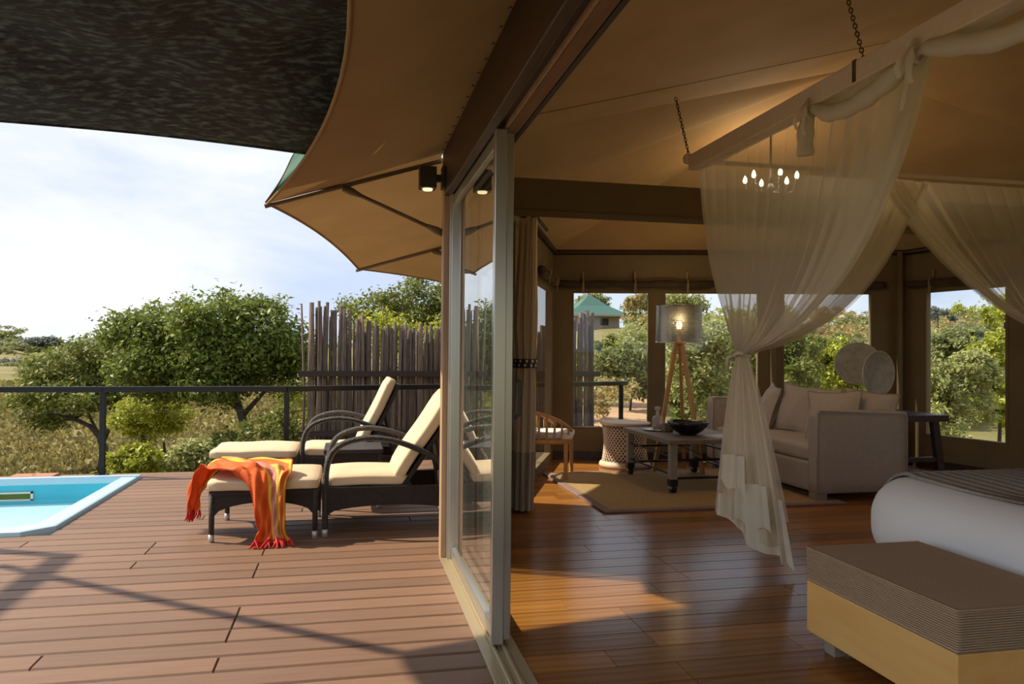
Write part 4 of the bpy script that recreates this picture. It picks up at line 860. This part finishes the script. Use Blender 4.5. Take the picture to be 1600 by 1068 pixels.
# console behind the sofa, two woven discs on stands
cn = thing('console_table', 'dark wooden console table with splayed legs behind the sofa', 'console', (5.15, 6.4, 0))
MB().bb(4.84, 5.42, 5.98, 7.05, .64, .70).build('top', 'darkwood', cn, bevel=.003)
for yy in (6.04, 6.99):
    for sx in (-1, 1): g = MB(); g.seg((5.13+sx*.18, yy, .64), (5.13+sx*.27, yy, 0), .07, .05, (0, 1, 0)); g.build('leg', 'darkwood', cn)
    MB().bb(4.90, 5.36, yy-.02, yy+.02, .27, .31).build('stretcher', 'darkwood', cn)
MB().bb(4.92, 5.34, 6.0, 7.03, .13, .16).build('shelf', 'darkwood', cn)
for (x, y_, t, rad, sx, lb) in ((1340, 568, 7.55, .215, -.05, 'round pale woven disc on a stand in front of the window'), (1373, 583, 7.15, .215, .78, 'round grey woven disc turned sideways on a stand before the corner post')):
    c = pd(x, y_, t); c.x = min(c.x, 5.3); dv = thing('woven_disc', lb, 'woven disc', (c.x, c.y, .70)); vdir = Vector((-c.x, -c.y, 0)).normalized(); vdir = Matrix.Rotation(sx*1.12, 3, 'Z') @ vdir; sd = Vector((-vdir.y, vdir.x, 0)); g = MB()
    for k in range(13):
        r = rad*(k+.5)/13; g.tube([c+vdir*(-.03*(1-(r/rad)**2))+(sd*math.cos(a)+Vector((0, 0, 1))*math.sin(a))*r for a in [j*math.pi/18 for j in range(36)]], rad/13*.56, 5, closed=True)
    g.build('disc', 'woven_disc', dv, True); g = MB(); fz = Vector((c.x, c.y, .702)); g.tube([c-vdir*.035, fz-vdir*.045+Vector((0, 0, .02))], .006, 6); g.lathe([(0, 0), (.07, 0), (.07, .012), (0, .014)], 16, tuple(fz-vdir*.045)); g.build('stand', 'blackmetal', dv)
# tied curtain on its rod
cu = thing('tied_curtain', 'cream lined curtain tied with a patterned band beside the glass door', 'curtain', (1.37, 5.8, 0))
def curt(z0, z1, name, m, wfn):
    g = MB()
    def fn(u, v):
        z = lerp(z0, z1, v); a = 2*math.pi*u; wx, wy = wfn(z); r = 1+.16*math.sin(9*a+z*1.3)+.07*math.sin(17*a); return Vector((1.37+wx*r*math.cos(a)+.02*(z-1.16)/1.2, 5.84+wy*r*math.sin(a), z))
    g.grid(fn, 96, 16); return g.build(name, m, cu, True)
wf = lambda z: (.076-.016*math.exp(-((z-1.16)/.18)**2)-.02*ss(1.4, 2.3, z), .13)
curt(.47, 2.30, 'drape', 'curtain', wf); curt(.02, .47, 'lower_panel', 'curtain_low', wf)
g = MB(); nb = 24
for i in range(nb):
    a0, a1 = 2*math.pi*i/nb, 2*math.pi*(i+1)/nb; g.add([(1.37+.088*math.cos(a), 5.84+.155*math.sin(a), z) for a in (a0, a1) for z in (1.125, 1.195)], [(0, 2, 3, 1)])
bd = g.build('tie_band', 'band_dark', cu, solid=.004)
g = MB()
for i in range(0, nb, 2):
    a0, a1 = 2*math.pi*(i+.15)/nb, 2*math.pi*(i+.85)/nb
    for z0 in (1.135, 1.168): g.add([(1.37+.0915*math.cos(a+.13*(z0 > 1.15)), 5.84+.159*math.sin(a+.13*(z0 > 1.15)), z) for a in (a0, a1) for z in (z0, z0+.02)], [(0, 2, 3, 1)])
g.build('band_check', 'band_white', bd)
rd = thing('curtain_rod', 'black curtain rod with round end above the tied curtain', 'curtain rod', (1.40, 5.74, 2.33)); g = MB(); g.tube([(1.395, 5.70, 2.325), (1.70, 6.45, 2.325)], .014, 10); g.build('rod', 'blackmetal', rd, True); g = MB(); g.rbox((1.39, 5.69, 2.325), (.035, .03, .035), .03, 6); g.build('finial', 'blackmetal', rd, True, merge=True)
# sheer drape bunched inside the glass door
g = MB(); g.grid(lambda u, v: Vector((.83+.045*math.sin(u*44+v*1.5)+.02*math.sin(u*17), 4.22+.30*u, .03+2.15*v)), 90, 10); tag(g.build('sheer_curtain', 'sheer', smooth=True), 'white sheer curtain bunched behind the glass door panel', 'curtain')
# ------------------------------------------------------------------ bench
bn = thing('ottoman_bench', 'wooden box bench with ribbed brown upholstered top at the foot of the bed', 'bench', (2.22, 2.5, 0))
MB().bb(1.95, 2.505, 2.115, 2.945, .06, .275).build('box', 'benchwood', bn, bevel=.003)
MB().bb(1.946, 2.509, 2.111, 2.949, .276, .420).build('upholstery', 'bench_fabric', bn, bevel=.012)
g = MB()
for z in (.282, .414): g.tube([(1.949, 2.114, z), (2.506, 2.114, z), (2.506, 2.946, z), (1.949, 2.946, z)], .004, 5, closed=True)
g.build('welt', 'bench_fabric', bn)
for (xx, yy) in ((2.0, 2.2), (2.45, 2.2), (2.0, 2.82), (2.45, 2.82)): MB().box((xx, yy, .03), (.055, .07, .06)).build('leg', 'legwood', bn, bevel=.003)
# ------------------------------------------------------------------ bed
bed = thing('bed', 'wide bed with plump white duvet behind the bench', 'bed', (3.7, 2.5, 0)); BX0, BX1, BY0, BY1 = 2.57, 4.75, 1.45, 3.47
MB().bb(BX0+.10, BX1, BY0+.10, BY1-.10, .04, .30).build('bed_base', 'legwood', bed, bevel=.01)
def duv(p):
    wv = .010*math.sin(4*p.y+3*p.x)+.006*math.sin(9*p.x+2); return Vector((p.x+.012*math.sin(p.y*7)*ss(.6, 1., -p.x), p.y, p.z+wv*ss(0, .15, p.z)))
g = MB(); g.rbox(((BX0+BX1)/2, (BY0+BY1)/2, .42), ((BX1-BX0)/2, (BY1-BY0)/2, .215), .19, 30, duv); g.build('duvet', 'duvet', bed, True, merge=True)
th_ = thing('knitted_throw', 'grey-brown chunky knitted throw laid over the white duvet', 'throw', (3.4, 2.5, .64))
def throwf(u, v):
    # v runs along Y across the bed and down its far side, u along X
    L_ = 2.16; s = v*L_; yk = BY0-.02+s; x = lerp(2.75+.02*math.sin(v*5), 4.2, u); r = .19; yt = BY1-r
    if yk < yt: y_, z = yk, .636+.012*math.sin(4*(yk-2.46)+3*(x-3.685))
    else:
        a = (yk-yt)/(r+.012)
        if a < math.pi/2: y_, z = yt+(r+.012)*math.sin(a), .445+(r+.012)*math.cos(a)
        else: y_, z = yt+r+.016+.008*math.sin(x*9), .445-(yk-yt-(r+.012)*math.pi/2)
    f = BX0+.19-x
    if f > 0: z -= .19-math.sqrt(max(0, .19**2-f*f)) if z > .5 else 0
    return Vector((x, y_, z+(.008+.006*math.sin(u*150)) if z > .44 else z))
g = MB(); g.grid(throwf, 180, 70); g.build('knit', 'throw', th_, True, solid=.012)
# ------------------------------------------------------------------ canopy and nets
cn_ = thing('bed_canopy', 'cloth-covered bed canopy frame hung from the ceiling on chains', 'canopy frame', (2.2, 4.5, 2.45)); ZB = 2.49; CY = 4.52; CX1 = 5.25; CY0 = .9
for (a, e) in (((2.2, CY+.05, ZB), (2.2, CY0, ZB-.01)), ((2.2, CY, ZB), (CX1, CY, ZB)), ((CX1, CY, ZB), (CX1, CY0, ZB)), ((2.2, CY0, ZB), (CX1, CY0, ZB))):
    k = .098 if a[0] == e[0] else .026
    MB().seg(a, e, k, k).build('bar', 'bar_cloth', cn_, bevel=.006)
g = MB(); g.rbox((2.17, CY+.085, ZB+.035), (.035, .035, .035), .03, 5); g.build('knob', 'bar_cloth', cn_, True, merge=True)
g = MB(); g.bb(2.15, 2.25, 2.90, 2.925, ZB-.048, ZB-.042); g.bb(2.15, 2.156, 2.90, 2.925, ZB-.045, ZB+.05); g.build('bracket', 'rib', cn_)
def chain(a, e):
    a, e = Vector(a), Vector(e); n = int((e-a).length/.022); d = (e-a).normalized(); g = MB()
    s1 = d.orthogonal().normalized(); s2 = d.cross(s1)
    for i in range(n):
        c = lerp(a, e, (i+.5)/n); s = s1 if i % 2 else s2; g.tube([c+d*.016*math.sin(q)+s*.008*math.cos(q) for q in [k*math.pi/4 for k in range(8)]], .0028, 4, closed=True)
    g.build('chain', 'rib', cn_)
chain((2.17, CY+.08, ZB+.06), (2.03, 4.50, onceil(2.03, 4.5)-.04)); chain((2.2, 2.91, ZB+.05), (2.2, 3.05, onceil(2.2, 3)-.03))
TIE = Vector((2.262, 4.07, 1.245))
def netpanel(o, name, top, ctrl, tie, nf, fold, m='net', nu=220, nv=36, hem=.0):
    g = MB()
    def fn(u, v):
        lead = ss(.62, 1, u); k = fold*(.25+.9*lead); uu = u+k*math.sin(2*math.pi*nf*u)/(2*math.pi*nf)*1.0
        a, c = top(uu), ctrl(uu); t = tie+Vector((.028*math.cos(2*math.pi*nf*u), .028*math.sin(2*math.pi*nf*u*1.3), .012*math.sin(7*u)))
        p = bez(a, c, t, v); nrm_ = (top(1)-top(0)).normalized().cross(Vector((0, 0, 1))); return p+nrm_*(.012+.03*v*(1-v))*math.cos(2*math.pi*nf*u)*(.4+lead)
    g.grid(fn, nu, nv); q = g.build(name, m, o, True)
    return q
n1 = thing('bed_net', 'sheer cream mosquito net gathered to the far bed corner and hanging to the floor', 'mosquito net', (TIE.x, TIE.y, 0))
netpanel(n1, 'foot_panel', lambda u: Vector((2.2, 4.50-1.98*u, ZB-.045)), lambda u: Vector((2.22, lerp(4.44, 2.86, u), lerp(1.60, 1.38, u))), TIE, 15, 4.6)
# opaque folded leading edge of the panel
g = MB(); tp, ct_ = Vector((2.2, 2.52, ZB-.05)), Vector((2.22, 2.86, 1.38))
def band(u, v):
    o_ = Vector((0, .05+.13*u, .0)); p = bez(tp+o_*.55, ct_+o_*.9, TIE+Vector((.0, .012*u, .01-.02*u)), v); return p+Vector((.014*math.sin(u*19+v*2)*(1-.4*v), 0, 0))
g.grid(band, 40, 36); g.build('folded_edge', 'net_dense', n1, True)
netpanel(n1, 'side_panel', lambda u: Vector((lerp(2.22, 3.88, u), CY, ZB-.045)), lambda u: Vector((lerp(2.24, 3.35, u), lerp(CY, 4.40, u), lerp(1.62, 1.36, u))), TIE+Vector((.02, .04, 0)), 12, 4.2)
g = MB(); g.grid(lambda u, v: bez(Vector((3.88-.22*u, CY, ZB-.045)), Vector((3.35-.12*u, 4.4, 1.36+.03*u)), TIE+Vector((.02, .05, .012*u)), v)+Vector((0, .012*math.sin(u*14), 0)), 20, 30); g.build('side_edge', 'net', n1, True)
g = MB(); g.tube([TIE+Vector((.045*math.cos(a), .045*math.sin(a), .01*math.sin(2*a))) for a in [k*math.pi/8 for k in range(16)]], .012, 6, closed=True); g.tube([TIE+Vector((-.03, .03, 0)), TIE+Vector((-.06, .06, -.02)), TIE+Vector((-.05, .08, -.10))], .012, 6); g.build('tie_ribbon', 'net_hem', n1, True)
def skirt(o, name, m, tie, side, zb0, zb1, wid_, ph, off=Vector((0, 0, 0)), z_top=None, nfold=3, dep=.035):
    g = MB(); side = side.normalized(); nn = side.cross(Vector((0, 0, 1)))
    def fn(u, v):
        k = u-.5; zt2 = tie.z-.01 if z_top is None else z_top; zb = lerp(zb0, zb1, u)+.02*math.sin(u*8+ph); z = lerp(zt2, zb, v); f = (tie.z-z)/tie.z; wv = .05+wid_*f**.7
        return tie+off*f+side*(k*wv+.01*f*math.sin(9*u+ph))+nn*(.008+dep*f)*(math.sin(2*math.pi*nfold*u+ph+f*.8)+.3*math.sin(2*math.pi*nfold*2.3*u+2*ph))+Vector((0, 0, z-tie.z))
    g.grid(fn, 90, 34); return g.build(name, m, o, True)
sdv = Vector((.62, -.78, 0))
skirt(n1, 'skirt', 'net', TIE, sdv, .30, .10, .44, .3, Vector((.06, -.03, 0)), nfold=3); skirt(n1, 'skirt', 'net_dense', TIE, sdv, .34, .05, .38, 1.7, Vector((.07, -.03, 0)), nfold=4); skirt(n1, 'skirt', 'net', TIE, sdv, .45, .3, .46, 3.9, Vector((.05, -.03, 0)), nfold=2)
skirt(n1, 'hem_cloth', 'net_hem', TIE, sdv, .28, .015, .44, .6, Vector((.07, -.04, 0)), z_top=.42, nfold=2, dep=.03)
skirt(n1, 'hem_cloth', 'net_hem', TIE+Vector((-.05, -.03, 0)), sdv, .50, .44, .16, 2.2, Vector((-.03, -.0, 0)), z_top=.66, nfold=1, dep=.02)
skirt(n1, 'hem_cloth', 'net_hem', TIE+Vector((-.02, -.07, 0)), sdv, .28, .24, .20, 1.2, Vector((.05, -.05, 0)), z_top=.50, nfold=1, dep=.02)
n2_ = thing('bed_net', 'sheer mosquito net gathered towards the head end of the far bed side', 'mosquito net', (4.95, 4.45, 0)); TIE2 = Vector((4.93, 4.46, 1.38))
netpanel(n2_, 'side_panel', lambda u: Vector((lerp(5.2, 3.48, u), CY-.03, ZB-.045)), lambda u: Vector((lerp(5.15, 4.15, u), CY-.05, lerp(1.75, 1.62, u))), TIE2, 11, 4.4)
g = MB(); g.grid(lambda u, v: bez(Vector((3.48+.20*u, CY-.05, ZB-.045)), Vector((4.15+.12*u, 4.45, 1.62+.03*u)), TIE2+Vector((0, -.02, .01*u)), v)+Vector((0, .012*math.sin(u*15), 0)), 20, 30); g.build('folded_edge', 'net_dense', n2_, True)
skirt(n2_, 'skirt', 'net', TIE2, Vector((1, -.25, 0)), .2, .1, .55, .4); skirt(n2_, 'skirt', 'net_dense', TIE2, Vector((1, -.2, 0)), .5, .05, .42, 1.4); skirt(n2_, 'hem_cloth', 'net_hem', TIE2, Vector((1, -.25, 0)), .40, .10, .58, .4, z_top=.62, nfold=4)
# swag
sw = thing('rolled_swag', 'rolled cream net swag tied with ribbons under the canopy bar', 'swag', (2.2, 2.9, 2.4))
pts = [Vector((2.17, 3.30, 2.22)), Vector((2.165, 3.29, 2.34)), Vector((2.165, 3.24, 2.425)), Vector((2.16, 3.10, 2.365)), Vector((2.16, 2.92, 2.345)), Vector((2.16, 2.72, 2.375)), Vector((2.16, 2.54, 2.43)), Vector((2.16, 2.40, 2.40)), Vector((2.16, 2.15, 2.33)), Vector((2.16, 1.85, 2.33)), Vector((2.16, 1.55, 2.42)), Vector((2.16, 1.2, 2.36))]
g = MB(); N_ = 90; rr2 = []
for i in range(N_+1):
    t = i/N_; k = t*11; dd = min(abs(k-2), abs(k-6), abs(k-10)); rr2.append(.016+.024*min(1, dd/.8)+.003*math.sin(i*1.1))
g.tube([cr_([tuple(p) for p in pts], i/N_) for i in range(N_+1)], rr2, 12); g.build('roll', 'net_hem', sw, True)
for (yy, zz_) in ((3.24, 2.43), (2.54, 2.435), (1.55, 2.42)):
    for k, (dy, ln, dx) in enumerate(((.02, .26, -.02), (-.03, .17, -.035), (.045, .12, -.03))):
        g = MB(); g.grid(lambda u, v: Vector((2.12+dx*.3+.012*math.sin(v*5+k), yy+dy*v*1.3+(u-.5)*.026+.010*math.sin(v*6+k*2), zz_+.03-ln*v)), 3, 14); g.build('ribbon', 'net_hem', sw, True)
    g = MB(); g.tube([(2.16+.03*math.cos(a), yy, zz_+.045*math.sin(a)) for a in [j*math.pi/8 for j in range(16)]], .008, 6, closed=True); g.build('knot', 'net_hem', sw, True)
# ------------------------------------------------------------------ chandelier
hc_ = pd(1204, 283, 6.1); cd = thing('candle_chandelier', 'dark iron chandelier with six small candle bulbs seen through the net', 'chandelier', hc_)
g = MB(); g.tube([hc_+Vector((0, 0, -.08)), hc_+Vector((0, 0, .50))], .009, 8); g.lathe([(0, -.12), (.03, -.10), (.035, -.06), (.012, -.02)], 12, tuple(hc_)); g.build('stem', 'blackmetal', cd, True)
for k in range(6):
    a = k*math.pi/3+.35; v = Vector((math.cos(a), math.sin(a), 0)); g = MB(); e = hc_+v*.20; g.tube([hc_+Vector((0, 0, -.07)), hc_+v*.10+Vector((0, 0, -.12)), hc_+v*.17+Vector((0, 0, -.10)), e+Vector((0, 0, -.05))], .006, 6); g.lathe([(0, -.05), (.022, -.045), (.012, -.04), (.012, .0), (0, .0)], 10, tuple(e)); ar = g.build('arm', 'blackmetal', cd, True)
    g = MB(); g.lathe([(.009, 0), (.017, .018), (.014, .04), (.0, .066)], 10, tuple(e)); g.build('bulb', 'bulb', ar, True)

pl = bpy.data.lights.new('chandelier_glow', 'POINT'); pl.energy = 9; pl.color = (1, .80, .54); pl.shadow_soft_size = .16
plo = bpy.data.objects.new('chandelier_glow', pl); COL.objects.link(plo); plo.parent = cd; plo.location = (0, 0, .02)
pl = bpy.data.lights.new('lamp_glow', 'POINT'); pl.energy = 1.6; pl.color = (1, .74, .42); pl.shadow_soft_size = .03
plo = bpy.data.objects.new('lamp_glow', pl); COL.objects.link(plo); plo.parent = fl; plo.location = (0, 0, 1.62)
